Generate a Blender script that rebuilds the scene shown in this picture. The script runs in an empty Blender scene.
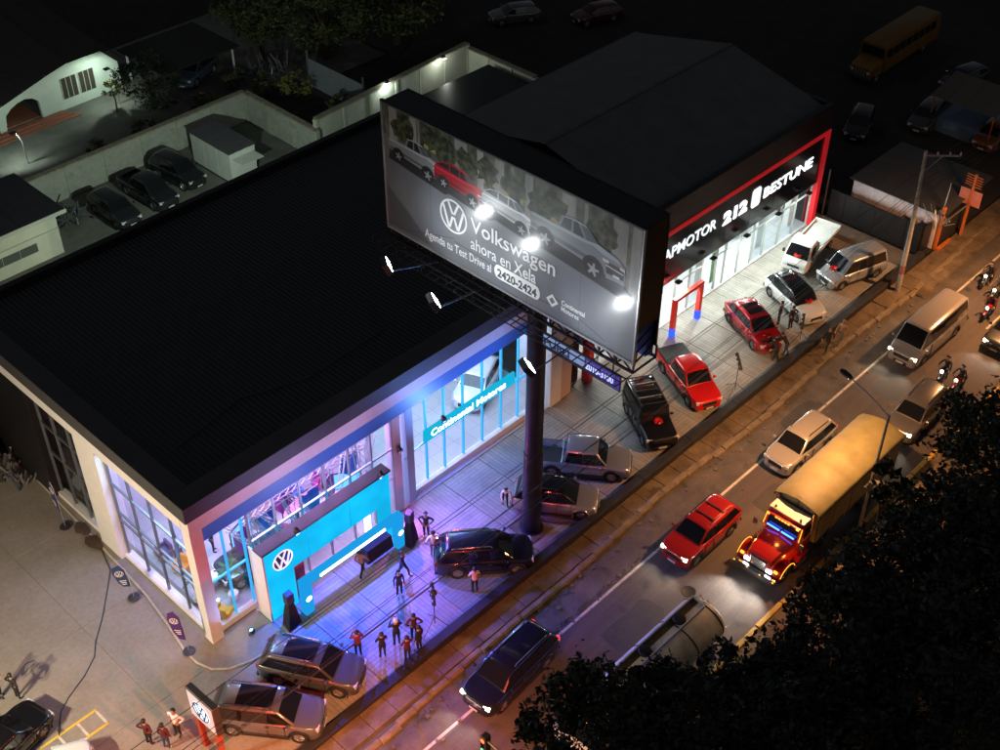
import bpy, bmesh, math, random
from mathutils import Vector, Matrix
random.seed(7)
PI = math.pi
SC = bpy.context.scene
COL = SC.collection
R = math.radians

# ------------------------------------------------------------------ camera
cam_d = bpy.data.cameras.new('camera'); cam = bpy.data.objects.new('camera', cam_d); COL.objects.link(cam)
cam_d.sensor_width = 36.0; cam_d.lens = 36.0 * 1.25927; cam_d.clip_start = 0.5; cam_d.clip_end = 1500
_p, _r, _y = R(39.821), R(0.3628), R(43.611)
_fh = Vector((math.cos(_y), math.sin(_y), 0)); _rt = Vector((math.sin(_y), -math.cos(_y), 0)); _up = Vector((0, 0, 1))
_fw = _fh * math.cos(_p) - _up * math.sin(_p); _u = _fh * math.sin(_p) + _up * math.cos(_p)
_rr = _rt * math.cos(_r) + _u * math.sin(_r); _uu = _u * math.cos(_r) - _rt * math.sin(_r)
_m = Matrix.Identity(4)
for i in range(3):
    _m[i][0] = _rr[i]; _m[i][1] = _uu[i]; _m[i][2] = -_fw[i]
_m[0][3], _m[1][3], _m[2][3] = -17.1125, -34.1143, 46.0
cam.matrix_world = _m
SC.camera = cam

# ------------------------------------------------------------------ night sky, faint moon, exposure
W = bpy.data.worlds.new('World'); SC.world = W; W.use_nodes = True
_nt = W.node_tree; _bg = _nt.nodes['Background']
_sky = _nt.nodes.new('ShaderNodeTexSky'); _sky.sky_type = 'NISHITA'; _sky.sun_disc = False
_sky.sun_elevation = R(28); _sky.sun_rotation = R(200)
_hs = _nt.nodes.new('ShaderNodeHueSaturation'); _hs.inputs['Saturation'].default_value = 0.35
_nt.links.new(_sky.outputs[0], _hs.inputs['Color']); _nt.links.new(_hs.outputs[0], _bg.inputs[0]); _bg.inputs[1].default_value = 0.011
moon_d = bpy.data.lights.new('moon', 'SUN'); moon_d.energy = 0.06; moon_d.angle = R(0.5); moon_d.color = (0.9, 0.94, 1.0)
moon = bpy.data.objects.new('moon', moon_d); COL.objects.link(moon); moon.rotation_euler = (R(40), R(10), R(200))
SC.view_settings.view_transform = 'Standard'; SC.view_settings.look = 'None'
SC.view_settings.exposure = 0.0; SC.view_settings.gamma = 1.0
SC.render.engine = 'CYCLES'
SC.cycles.use_denoising = True
SC.cycles.max_bounces = 6; SC.cycles.transparent_max_bounces = 12; SC.cycles.diffuse_bounces = 3; SC.cycles.glossy_bounces = 3
SC.cycles.sample_clamp_indirect = 4.0; SC.cycles.caustics_reflective = False; SC.cycles.caustics_refractive = False

# ------------------------------------------------------------------ materials
MATS = {}
def mat(name, col, rough=0.6, metal=0.0, var=0.0, scale=3.0, bump=0.0, bscale=None, emit=None, es=0.0, coat=0.0, spec=0.5, col2=None, detail=6):
    if name in MATS: return MATS[name]
    m = bpy.data.materials.new(name); MATS[name] = m; m.use_nodes = True
    nt = m.node_tree; b = nt.nodes['Principled BSDF']
    b.inputs['Base Color'].default_value = (*col, 1); b.inputs['Roughness'].default_value = rough
    b.inputs['Metallic'].default_value = metal; b.inputs['Specular IOR Level'].default_value = spec
    if coat: b.inputs['Coat Weight'].default_value = coat; b.inputs['Coat Roughness'].default_value = 0.06
    if emit: b.inputs['Emission Color'].default_value = (*emit, 1); b.inputs['Emission Strength'].default_value = es
    if var or bump:
        tc = nt.nodes.new('ShaderNodeTexCoord')
        n = nt.nodes.new('ShaderNodeTexNoise'); n.inputs['Scale'].default_value = scale; n.inputs['Detail'].default_value = detail
        n.inputs['Roughness'].default_value = 0.62
        nt.links.new(tc.outputs['Object'], n.inputs['Vector'])
        if var:
            r = nt.nodes.new('ShaderNodeValToRGB')
            a = tuple(c * (1 - var) for c in col); c2 = col2 or tuple(min(1, c * (1 + var)) for c in col)
            r.color_ramp.elements[0].position = 0.3; r.color_ramp.elements[1].position = 0.7
            r.color_ramp.elements[0].color = (*a, 1); r.color_ramp.elements[1].color = (*c2, 1)
            nt.links.new(n.outputs['Fac'], r.inputs[0]); nt.links.new(r.outputs[0], b.inputs['Base Color'])
        if bump:
            n2 = nt.nodes.new('ShaderNodeTexNoise'); n2.inputs['Scale'].default_value = bscale or scale * 6; n2.inputs['Detail'].default_value = 4
            nt.links.new(tc.outputs['Object'], n2.inputs['Vector'])
            bp = nt.nodes.new('ShaderNodeBump'); bp.inputs['Strength'].default_value = bump; bp.inputs['Distance'].default_value = 0.03
            nt.links.new(n2.outputs['Fac'], bp.inputs['Height']); nt.links.new(bp.outputs[0], b.inputs['Normal'])
    return m
def paint(name, col, metal=0.25, rough=0.26):
    return mat('paint_' + name, col, rough, metal, coat=1.0)
def glow(name, col, s):
    if 'glow_' + name in MATS: return MATS['glow_' + name]
    m = bpy.data.materials.new('glow_' + name); MATS['glow_' + name] = m; m.use_nodes = True
    nt = m.node_tree; nt.nodes.remove(nt.nodes['Principled BSDF'])
    e = nt.nodes.new('ShaderNodeEmission'); e.inputs[0].default_value = (*col, 1); e.inputs[1].default_value = s
    nt.links.new(e.outputs[0], nt.nodes['Material Output'].inputs[0])
    return m
def glass(name, tint=(0.9, 0.95, 1.0), refl=0.12):
    if name in MATS: return MATS[name]
    m = bpy.data.materials.new(name); MATS[name] = m; m.use_nodes = True
    nt = m.node_tree; nt.nodes.remove(nt.nodes['Principled BSDF'])
    t = nt.nodes.new('ShaderNodeBsdfTransparent'); t.inputs[0].default_value = (*tint, 1)
    g = nt.nodes.new('ShaderNodeBsdfGlossy'); g.inputs['Roughness'].default_value = 0.03
    f = nt.nodes.new('ShaderNodeLayerWeight'); pw_ = nt.nodes.new('ShaderNodeMath'); pw_.operation = 'POWER'; pw_.inputs[1].default_value = 4.0
    nt.links.new(f.outputs['Facing'], pw_.inputs[0]); ml = nt.nodes.new('ShaderNodeMath'); ml.operation = 'MULTIPLY'; ml.inputs[1].default_value = 0.8; nt.links.new(pw_.outputs[0], ml.inputs[0])
    mx = nt.nodes.new('ShaderNodeMixShader')
    ad = nt.nodes.new('ShaderNodeMath'); ad.operation = 'ADD'; ad.inputs[1].default_value = refl
    nt.links.new(ml.outputs[0], ad.inputs[0]); nt.links.new(ad.outputs[0], mx.inputs[0])
    nt.links.new(t.outputs[0], mx.inputs[1]); nt.links.new(g.outputs[0], mx.inputs[2])
    nt.links.new(mx.outputs[0], nt.nodes['Material Output'].inputs[0])
    return m
def brickmat(name, c1, c2, mortar, sx, sy, rough=0.6, off=0.5, var=0.25, gap=0.012):
    """planks or pavers in the object's own XY, fine colour pattern only"""
    m = bpy.data.materials.new(name); MATS[name] = m; m.use_nodes = True
    nt = m.node_tree; b = nt.nodes['Principled BSDF']; b.inputs['Roughness'].default_value = rough
    tc = nt.nodes.new('ShaderNodeTexCoord'); bt = nt.nodes.new('ShaderNodeTexBrick')
    bt.offset = off; bt.inputs['Color1'].default_value = (*c1, 1); bt.inputs['Color2'].default_value = (*c2, 1); bt.inputs['Mortar'].default_value = (*mortar, 1)
    bt.inputs['Scale'].default_value = 1; bt.inputs['Mortar Size'].default_value = gap; bt.inputs['Brick Width'].default_value = sx; bt.inputs['Row Height'].default_value = sy
    nt.links.new(tc.outputs['Object'], bt.inputs['Vector'])
    n = nt.nodes.new('ShaderNodeTexNoise'); n.inputs['Scale'].default_value = 0.9; n.inputs['Detail'].default_value = 7
    gm = nt.nodes.new('ShaderNodeNewGeometry'); nt.links.new(gm.outputs['Position'], n.inputs['Vector'])
    r = nt.nodes.new('ShaderNodeMapRange'); r.inputs[1].default_value = 0.3; r.inputs[2].default_value = 0.7
    r.inputs[3].default_value = 1 - var; r.inputs[4].default_value = 1 + var * 0.6
    nt.links.new(n.outputs['Fac'], r.inputs[0])
    mx = nt.nodes.new('ShaderNodeMixRGB'); mx.blend_type = 'MULTIPLY'; mx.inputs[0].default_value = 1
    nt.links.new(bt.outputs['Color'], mx.inputs[1]); nt.links.new(r.outputs[0], mx.inputs[2])
    nt.links.new(mx.outputs[0], b.inputs['Base Color'])
    bp = nt.nodes.new('ShaderNodeBump'); bp.inputs['Strength'].default_value = 0.35; bp.inputs['Distance'].default_value = 0.01; bp.invert = True
    nt.links.new(bt.outputs['Fac'], bp.inputs['Height']); nt.links.new(bp.outputs[0], b.inputs['Normal'])
    return m
def worldmat(name, cols, scale, rough=0.8, bump=0.25, fine=6.0, spots=None, stretch=(1, 1, 1)):
    """ground surfaces: three-colour noise in world position, fine grain, optional dark stains"""
    m = bpy.data.materials.new(name); MATS[name] = m; m.use_nodes = True
    nt = m.node_tree; b = nt.nodes['Principled BSDF']; b.inputs['Roughness'].default_value = rough
    g = nt.nodes.new('ShaderNodeNewGeometry'); mp = nt.nodes.new('ShaderNodeMapping'); mp.inputs['Scale'].default_value = stretch
    nt.links.new(g.outputs['Position'], mp.inputs['Vector'])
    n = nt.nodes.new('ShaderNodeTexNoise'); n.inputs['Scale'].default_value = scale; n.inputs['Detail'].default_value = 9; n.inputs['Roughness'].default_value = 0.65
    nt.links.new(mp.outputs[0], n.inputs['Vector'])
    r = nt.nodes.new('ShaderNodeValToRGB'); r.color_ramp.elements[0].position = 0.28; r.color_ramp.elements[1].position = 0.72
    r.color_ramp.elements[0].color = (*cols[0], 1); r.color_ramp.elements[1].color = (*cols[2], 1)
    e = r.color_ramp.elements.new(0.5); e.color = (*cols[1], 1)
    nt.links.new(n.outputs['Fac'], r.inputs[0]); last = r.outputs[0]
    f = nt.nodes.new('ShaderNodeTexNoise'); f.inputs['Scale'].default_value = fine; f.inputs['Detail'].default_value = 6; f.inputs['Roughness'].default_value = 0.75
    nt.links.new(g.outputs['Position'], f.inputs['Vector'])
    mr = nt.nodes.new('ShaderNodeMapRange'); mr.inputs[1].default_value = 0.3; mr.inputs[2].default_value = 0.7; mr.inputs[3].default_value = 0.82; mr.inputs[4].default_value = 1.13
    nt.links.new(f.outputs['Fac'], mr.inputs[0])
    mx = nt.nodes.new('ShaderNodeMixRGB'); mx.blend_type = 'MULTIPLY'; mx.inputs[0].default_value = 1
    nt.links.new(last, mx.inputs[1]); nt.links.new(mr.outputs[0], mx.inputs[2]); last = mx.outputs[0]
    if spots:
        s = nt.nodes.new('ShaderNodeTexNoise'); s.inputs['Scale'].default_value = spots[0]; s.inputs['Detail'].default_value = 3
        nt.links.new(g.outputs['Position'], s.inputs['Vector'])
        sr = nt.nodes.new('ShaderNodeMapRange'); sr.inputs[1].default_value = spots[1]; sr.inputs[2].default_value = spots[1] + 0.12
        nt.links.new(s.outputs['Fac'], sr.inputs[0])
        m2 = nt.nodes.new('ShaderNodeMixRGB'); m2.inputs[2].default_value = (*spots[2], 1)
        nt.links.new(sr.outputs[0], m2.inputs[0]); nt.links.new(last, m2.inputs[1]); last = m2.outputs[0]
    nt.links.new(last, b.inputs['Base Color'])
    bp = nt.nodes.new('ShaderNodeBump'); bp.inputs['Strength'].default_value = bump; bp.inputs['Distance'].default_value = 0.02
    nt.links.new(f.outputs['Fac'], bp.inputs['Height']); nt.links.new(bp.outputs[0], b.inputs['Normal'])
    return m

# ------------------------------------------------------------------ mesh helpers
def lerp(a, b, t): return a + (b - a) * t
def pw(pts, x):
    if x <= pts[0][0]: return pts[0][1]
    for (a, p), (b, q) in zip(pts, pts[1:]):
        if x <= b: return lerp(p, q, (x - a) / (b - a) if b > a else 1)
    return pts[-1][1]
class MB:
    def __init__(s): s.v = []; s.f = []; s.mi = []
    def add(s, vs, fs, mi=0):
        o = len(s.v); s.v += [tuple(p) for p in vs]; s.f += [tuple(i + o for i in f) for f in fs]; s.mi += [mi] * len(fs); return s
    def poly(s, pts, mi=0): return s.add(pts, [tuple(range(len(pts)))], mi)
    def box(s, x0, x1, y0, y1, z0, z1, mi=0):
        v = [(x0, y0, z0), (x1, y0, z0), (x1, y1, z0), (x0, y1, z0), (x0, y0, z1), (x1, y0, z1), (x1, y1, z1), (x0, y1, z1)]
        return s.add(v, [(3, 2, 1, 0), (4, 5, 6, 7), (0, 1, 5, 4), (1, 2, 6, 5), (2, 3, 7, 6), (3, 0, 4, 7)], mi)
    def prism(s, pts, z0, z1, mi=0):
        n = len(pts); v = [(x, y, z0) for x, y in pts] + [(x, y, z1) for x, y in pts]
        return s.add(v, [tuple(range(n - 1, -1, -1)), tuple(range(n, 2 * n))] + [(i, (i + 1) % n, n + (i + 1) % n, n + i) for i in range(n)], mi)
    def loft(s, rings, mi=0, caps=True, closed=True):
        n = len(rings[0]); v = [p for r in rings for p in r]; fs = []
        for k in range(len(rings) - 1):
            for i in range(n if closed else n - 1):
                j = (i + 1) % n; fs.append((k * n + i, k * n + j, (k + 1) * n + j, (k + 1) * n + i))
        if caps: fs.append(tuple(range(n - 1, -1, -1))); fs.append(tuple((len(rings) - 1) * n + i for i in range(n)))
        return s.add(v, fs, mi)
    def tube(s, pts, r, n=6, mi=0):
        pts = [Vector(p) for p in pts]; rs = r if isinstance(r, (list, tuple)) else [r] * len(pts); rings = []
        for i, p in enumerate(pts):
            d = (pts[min(i + 1, len(pts) - 1)] - pts[max(i - 1, 0)]).normalized()
            a = d.cross(Vector((0, 0, 1)) if abs(d.z) < 0.95 else Vector((1, 0, 0))).normalized(); b = d.cross(a)
            rings.append([tuple(p + a * (math.cos(2 * PI * k / n) * rs[i]) + b * (math.sin(2 * PI * k / n) * rs[i])) for k in range(n)])
        return s.loft(rings, mi)
    def bar(s, p, q, w, h=None, mi=0):
        p, q = Vector(p), Vector(q); h = h or w; d = (q - p).normalized()
        a = d.cross(Vector((0, 0, 1)) if abs(d.z) < 0.95 else Vector((1, 0, 0))).normalized() * (w / 2); b = d.cross(a).normalized() * (h / 2)
        return s.loft([[tuple(c + a + b), tuple(c - a + b), tuple(c - a - b), tuple(c + a - b)] for c in (p, q)], mi)
    def lathe(s, prof, n=16, c=(0, 0, 0), axis='z', mi=0, caps=True):
        rings = []
        for r, h in prof:
            ring = []
            for k in range(n):
                a = 2 * PI * k / n; x, y = r * math.cos(a), r * math.sin(a)
                ring.append({'z': (c[0] + x, c[1] + y, c[2] + h), 'y': (c[0] + x, c[1] + h, c[2] + y), 'x': (c[0] + h, c[1] + x, c[2] + y)}[axis])
            rings.append(ring)
        return s.loft(rings, mi, caps)
    def build(s, name, mats, parent=None, bevel=0, smooth=35, loc=None, seg=1, weld=False, subd=0):
        me = bpy.data.meshes.new(name); me.from_pydata(s.v, [], s.f)
        for m in (mats if isinstance(mats, (list, tuple)) else [mats]): me.materials.append(m)
        me.polygons.foreach_set('material_index', s.mi)
        bm = bmesh.new(); bm.from_mesh(me)
        if weld: bmesh.ops.remove_doubles(bm, verts=bm.verts, dist=1e-4)
        bmesh.ops.recalc_face_normals(bm, faces=bm.faces)
        if bevel: bmesh.ops.bevel(bm, geom=[e for e in bm.edges if e.is_manifold and e.calc_face_angle(0) > 0.5], offset=bevel, segments=seg, affect='EDGES', clamp_overlap=True)
        if subd:
            bmesh.ops.triangulate(bm, faces=[f for f in bm.faces if len(f.verts) > 12])
        bm.to_mesh(me); bm.free()
        if subd:
            so_ = bpy.data.objects.new('s', me); COL.objects.link(so_); md_ = so_.modifiers.new('u', 'SUBSURF'); md_.levels = subd; md_.render_levels = subd; md_.boundary_smooth = 'PRESERVE_CORNERS'
            bpy.context.view_layer.update(); me2 = bpy.data.meshes.new_from_object(so_.evaluated_get(bpy.context.evaluated_depsgraph_get())); bpy.data.objects.remove(so_); bpy.data.meshes.remove(me); me = me2; me.name = name
        if smooth:
            me.polygons.foreach_set('use_smooth', [True] * len(me.polygons)); me.set_sharp_from_angle(angle=R(smooth))
        me.update()
        o = bpy.data.objects.new(name, me); COL.objects.link(o)
        if parent: o.parent = parent
        if loc: o.location = loc
        return o
def tag(o, label=None, cat=None, group=None, kind=None):
    if label: o['label'] = label
    if cat: o['category'] = cat
    if group: o['group'] = group
    if kind: o['kind'] = kind
    return o
def thing(name, label, cat, loc=(0, 0, 0), rotz=0, group=None):
    o = bpy.data.objects.new(name, None); COL.objects.link(o); o.empty_display_size = 0.2
    o.location = loc; o.rotation_euler = (0, 0, rotz); return tag(o, label, cat, group)
def copy_tree(o, parent=None, loc=None, rotz=None, label=None, mats=None):
    c = o.copy(); COL.objects.link(c); c.parent = parent
    if loc is not None: c.location = loc
    if rotz is not None: c.rotation_euler = (0, 0, rotz)
    if label: c['label'] = label
    for ch in list(o.children): copy_tree(ch, c)
    return c
def inst(src, parent, loc, rot=None, scale=None, name=None):
    c = src.copy(); COL.objects.link(c); c.parent = parent; c.location = loc
    if rot: c.rotation_euler = rot
    if scale: c.scale = scale
    if name: c.name = name
    return c
def bx(name, x0, x1, y0, y1, z0, z1, m, parent=None, bevel=0.0):
    return MB().box(x0, x1, y0, y1, z0, z1).build(name, m, parent, bevel, smooth=0)
def text_mesh(txt, size, name, m, parent, mtx, bold=0.0, extrude=0.01, ax='LEFT', sx=1.0, space=1.0, width=None):
    cu = bpy.data.curves.new('txt', 'FONT'); cu.body = txt; cu.size = size; cu.extrude = extrude; cu.offset = bold; cu.align_x = ax
    cu.space_character = space; cu.resolution_u = 3
    o = bpy.data.objects.new('txt', cu); COL.objects.link(o)
    bpy.context.view_layer.update()
    me = bpy.data.meshes.new_from_object(o.evaluated_get(bpy.context.evaluated_depsgraph_get()))
    bpy.data.objects.remove(o); bpy.data.curves.remove(cu)
    me.name = name
    if width:
        xs_ = [v.co.x for v in me.vertices]; x0_ = min(xs_); sx = width / (max(xs_) - x0_)
        for v in me.vertices: v.co.x -= x0_
    for v in me.vertices: v.co.x *= sx
    me.transform(mtx); me.materials.clear(); me.materials.append(m)
    # one object per letter (islands that overlap along the line of writing belong together)
    inv = mtx.inverted(); bm = bmesh.new(); bm.from_mesh(me); seen = set(); isl = []
    for v in bm.verts:
        if v.index in seen: continue
        st = [v]; seen.add(v.index); g = []
        while st:
            q = st.pop(); g.append(q.index)
            for e in q.link_edges:
                w_ = e.other_vert(q)
                if w_.index not in seen: seen.add(w_.index); st.append(w_)
        xs_ = [(inv @ me.vertices[i].co).x for i in g]; isl.append([min(xs_), max(xs_), set(g)])
    bm.free(); isl.sort(key=lambda a: a[0]); grp = []
    for a in isl:
        if grp and min(grp[-1][1], a[1]) - max(grp[-1][0], a[0]) > .6 * min(grp[-1][1] - grp[-1][0], a[1] - a[0]): grp[-1] = [min(grp[-1][0], a[0]), max(grp[-1][1], a[1]), grp[-1][2] | a[2]]
        else: grp.append(a)
    for _a, _b, g in grp:
        ids = sorted(g); mp = {i: k for k, i in enumerate(ids)}; m2 = bpy.data.meshes.new('letter')
        m2.from_pydata([tuple(me.vertices[i].co) for i in ids], [], [tuple(mp[i] for i in p.vertices) for p in me.polygons if p.vertices[0] in mp]); m2.materials.append(m)
        r = bpy.data.objects.new('letter', m2); COL.objects.link(r); r.parent = parent
    bpy.data.meshes.remove(me)
# text planes: front (reads along +X, faces -Y) and side (reads along -Y, faces -X)
def front_m(x, y, z): return Matrix.Translation((x, y, z)) @ Matrix.Rotation(PI / 2, 4, 'X')
def side_m(x, y, z): return Matrix.Translation((x, y, z)) @ Matrix.Rotation(-PI / 2, 4, 'Z') @ Matrix.Rotation(PI / 2, 4, 'X')
def lamp(kind, name, loc, energy, col, parent=None, size=0.2, aim=None, spot=60, blend=0.5, sy=None):
    d = bpy.data.lights.new(name, kind); d.energy = energy; d.color = col
    if kind == 'AREA':
        d.size = size
        if sy: d.shape = 'RECTANGLE'; d.size_y = sy
    else: d.shadow_soft_size = size
    if kind == 'SPOT': d.spot_size = R(spot); d.spot_blend = blend
    o = bpy.data.objects.new(name, d); COL.objects.link(o); o.location = loc
    if aim is not None: o.rotation_euler = (Vector(aim) - Vector(loc)).to_track_quat('-Z', 'Y').to_euler()
    if parent: o.parent = parent
    return o
def circle(r, n=24, c=(0, 0)): return [(c[0] + r * math.cos(2 * PI * k / n), c[1] + r * math.sin(2 * PI * k / n)) for k in range(n)]
def roundel(r, mtx, ring_m, parent, name='emblem', th=0.02, disc=None):
    """round emblem: ring, V above W, drawn as raised strokes in the emblem's own plane"""
    mb = MB(); n = 32
    def add2(pts): mb.add([mtx @ Vector((x, y, th)) for x, y in pts] + [mtx @ Vector((x, y, 0)) for x, y in pts],
                          [tuple(range(len(pts)))] + [(i, i + len(pts), (i + 1) % len(pts) + len(pts), (i + 1) % len(pts)) for i in range(len(pts))])
    for k in range(n):
        a, b = 2 * PI * k / n, 2 * PI * (k + 1) / n
        add2([(r * math.cos(a), r * math.sin(a)), (r * math.cos(b), r * math.sin(b)), (0.88 * r * math.cos(b), 0.88 * r * math.sin(b)), (0.88 * r * math.cos(a), 0.88 * r * math.sin(a))])
    def stroke(x0, y0, x1, y1, w=0.13):
        h = w * r
        add2([(x0 * r - h / 1.6, y0 * r), (x0 * r + h / 1.6, y0 * r), (x1 * r + h / 1.6, y1 * r), (x1 * r - h / 1.6, y1 * r)])
    for s in (-1, 1):
        stroke(s * 0.36, 0.80, s * 0.05, 0.12); stroke(s * 0.74, 0.52, s * 0.34, -0.74)
        stroke(s * 0.05, -0.02, s * 0.30, -0.76)
    o = mb.build(name, ring_m, parent, smooth=0)
    if disc:
        d = MB().add([mtx @ Vector((x, y, -0.004)) for x, y in circle(r * 1.02, 32)], [tuple(range(32))]).build('emblem_disc', disc, parent, smooth=0)
    return o
# ------------------------------------------------------------------ ground, road, pavements
def sheet(name, x0, x1, y0, y1, z, m, label, cat, parent=None):
    o = MB().poly([(x0, y0, z), (x1, y0, z), (x1, y1, z), (x0, y1, z)]).build(name, m, parent, smooth=0)
    if not parent: tag(o, label, cat, kind='structure')
    return o
M_soil = worldmat('soil', ((.014, .013, .011), (.022, .02, .017), (.034, .03, .025)), .5, .95, .5)
M_asph = worldmat('asphalt', ((.058, .047, .044), (.085, .071, .065), (.115, .097, .088)), .9, .88, .45, 9, stretch=(.06, 1, 1), spots=(.7, .62, (.045, .04, .038)))
M_should = worldmat('shoulder_asphalt', ((.06, .05, .043), (.09, .077, .063), (.14, .115, .085)), .8, .8, .6, 7, spots=(1.1, .6, (.045, .04, .035)))
M_conc = worldmat('lot_concrete', ((.21, .185, .15), (.25, .22, .18), (.29, .26, .215)), .45, .7, .2, 5, spots=(.35, .66, (.19, .165, .135)))
M_conc2 = worldmat('yard_concrete', ((.10, .10, .085), (.14, .14, .12), (.19, .185, .16)), .6, .85, .3, 5)
M_side = worldmat('sidewalk_concrete', ((.085, .062, .038), (.14, .105, .066), (.21, .165, .105)), .8, .92, .8, 6, spots=(.9, .56, (.075, .054, .034)))
M_kerb = worldmat('faded_yellow_kerb', ((.11, .082, .048), (.18, .14, .085), (.27, .22, .14)), 1.6, .85, .7, 9, spots=(2.2, .58, (.16, .12, .08)))
M_kerby = worldmat('yellow_kerb', ((.35, .22, .04), (.5, .33, .06), (.58, .42, .12)), 1.8, .8, .4, 10, spots=(3, .64, (.2, .16, .1)))
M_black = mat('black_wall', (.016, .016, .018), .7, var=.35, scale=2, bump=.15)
M_line = worldmat('worn_white_paint', ((.32, .29, .25), (.55, .5, .43), (.62, .58, .5)), 2.5, .7, .2, 14, spots=(3.0, .6, (.12, .11, .1)))
M_paver = brickmat('forecourt_pavers', (.33, .31, .275), (.27, .25, .22), (.15, .14, .125), 1.3, .22, .5, .5, .22, .014)
sheet('ground', -260, 420, -200, 420, -.3, M_soil, 'dark bare ground running to the horizon', 'ground')
road = sheet('road', -60, 150, -17.0, -10.95, -.12, M_asph, 'two-lane asphalt road', 'road')
sheet('road_shoulder', -60, 150, -10.95, -8.7, -.124, M_should, 'worn dirty asphalt shoulder beside the road', 'road shoulder')
ln = sheet('edge_line', -60, 150, -10.86, -10.72, -.116, M_line, '', '', road)
for i, x in enumerate((-6, 35.0, 46.4, 57.0)):
    sheet('lane_dash', x, x + 4.3, -13.96, -13.84, -.116, M_line, '', '', road)
M_patch = worldmat('asphalt_patch', ((.04, .036, .035), (.052, .047, .045), (.068, .06, .056)), .8, .75, .5, 11)
for (x_, y_, w_, d_) in ((14.2, -12.9, 3.4, 1.5), (25.5, -12.8, 2.2, 1.2), (38.5, -12.6, 4.2, 1.7), (4.0, -13.2, 2.5, 1.4), (32.0, -10.2, 3.0, .9), (44.5, -15.9, 3.2, 1.2)):
    rp0 = random.Random(int(x_ * 10)); n_ = 14
    MB().poly([(x_ + (w_ / 2 + rp0.uniform(-.12, .12)) * max(-1, min(1, 1.35 * math.cos(2 * PI * k / n_))), y_ + (d_ / 2 + rp0.uniform(-.08, .08)) * max(-1, min(1, 1.35 * math.sin(2 * PI * k / n_))), -.1175) for k in range(n_)]).build('asphalt_patch', M_patch, road, smooth=0)
for (x_, y_) in ((17.6, -13.5), (33.2, -13.0), (46.5, -12.3)):
    MB().lathe([(.36, 0), (.36, .008), (.3, .008), (.29, .004), (.02, .006)], 20, (x_, y_, -.12)).build('manhole_cover', mat('cast_iron', (.03, .028, .027), .5, metal=.5), road)
# near pavement: slabs laid in a row, broken kerb stones
pave = sheet('sidewalk', -40, 110, -8.75, -7.5, -.1, M_should, 'narrow concrete pavement between the showroom forecourt and the road', 'pavement')
slab_v = []
for k in range(3):
    mb = MB(); w = (1.35, 1.2, 1.5)[k]
    mb.box(0, w - .03, 0, 1.12, -.14, 0)
    o = mb.build('paving_slab', M_side, pave, .012, smooth=0); slab_v.append((o, w))
x, i = -6.0, 0
while x < 60:
    o, w = slab_v[i % 3]
    c = o if i < 3 else inst(o, pave, (0, 0, 0))
    c.location = (x, -8.63 + random.uniform(-.01, .01), random.uniform(-.035, .0)); c.rotation_euler = (random.uniform(-.012, .012), random.uniform(-.01, .01), random.uniform(-.006, .006))
    x += w; i += 1
kst = []
for k in range(4):
    mb = MB(); L = (1.1, .9, 1.3, 1.0)[k]; n = 6; rings = []
    for j in range(n):
        xx = L * j / (n - 1) - (.02 if j == n - 1 else 0); dz = random.uniform(-.025, .015); dy = random.uniform(-.03, .03)
        rings.append([(xx, -.17 + dy, -.2), (xx, -.16 + dy, -.02 + dz), (xx, -.08 + dy, .05 + dz), (xx, .14, .045 + dz * .4), (xx, .16, -.2)])
    mb.loft(rings); kst.append((mb.build('kerb_stone', M_kerb, pave, 0, smooth=30), L))
x, i = -6.0, 0
while x < 56:
    o, L = kst[i % 4] if i < 4 else random.choice(kst)
    c = o if i < 4 else inst(o, pave, (0, 0, 0))
    yo = -8.72 - .55 * max(0, 1 - abs(x - 2) / 9) + .18 * math.sin(x * .37) + random.uniform(-.03, .03)
    c.location = (x, yo, random.uniform(-.06, .02)); c.rotation_euler = (random.uniform(-.1, .1), random.uniform(-.03, .03), random.uniform(-.05, .05))
    x += L; i += 1
rub = MB(); rr = random.Random(3)
for k in range(110):
    x = rr.uniform(-4, 46); y = -9.05 - abs(rr.gauss(0, .35)) - .4 * max(0, 1 - abs(x - 2) / 9) - (1.4 if rr.random() < .3 else 0) ; s = rr.uniform(.02, .09)
    rub.box(x - s, x + s * rr.uniform(.5, 1.4), y - s, y + s, -.14, -.12 + s * rr.uniform(.5, 1.2))
tag(rub.build('rubble', M_side, None, 0, smooth=0), 'broken stones and grit scattered along the road shoulder', 'rubble', kind='stuff')
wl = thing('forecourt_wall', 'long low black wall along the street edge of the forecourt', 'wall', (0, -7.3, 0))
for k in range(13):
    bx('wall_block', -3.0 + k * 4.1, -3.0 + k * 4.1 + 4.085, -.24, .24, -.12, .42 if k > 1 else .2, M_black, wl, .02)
# far pavement with yellow kerb
fp = sheet('far_sidewalk', -60, 150, -20.2, -17.2, -.02, M_side, 'pavement with yellow kerb on the near side of the road', 'pavement')
ky = MB().box(0, 1.96, -.13, .13, -.15, .05).build('kerb_stone', M_kerby, fp, .03, smooth=0); ky.location = (6, -17.12, 0)
for k in range(1, 26): inst(ky, fp, (6 + 2 * k, -17.12 + random.uniform(-.015, .015), random.uniform(-.01, .01)))
sl = MB().box(0, 1.97, 0, 1.4, -.1, 0).build('paving_slab', M_side, fp, .012, smooth=0); sl.location = (10, -18.68, 0)
for k in range(1, 40): inst(sl, fp, (10 + 2 * (k // 2), -18.68 - (k % 2) * 1.43, random.uniform(-.012, .008)))
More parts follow.
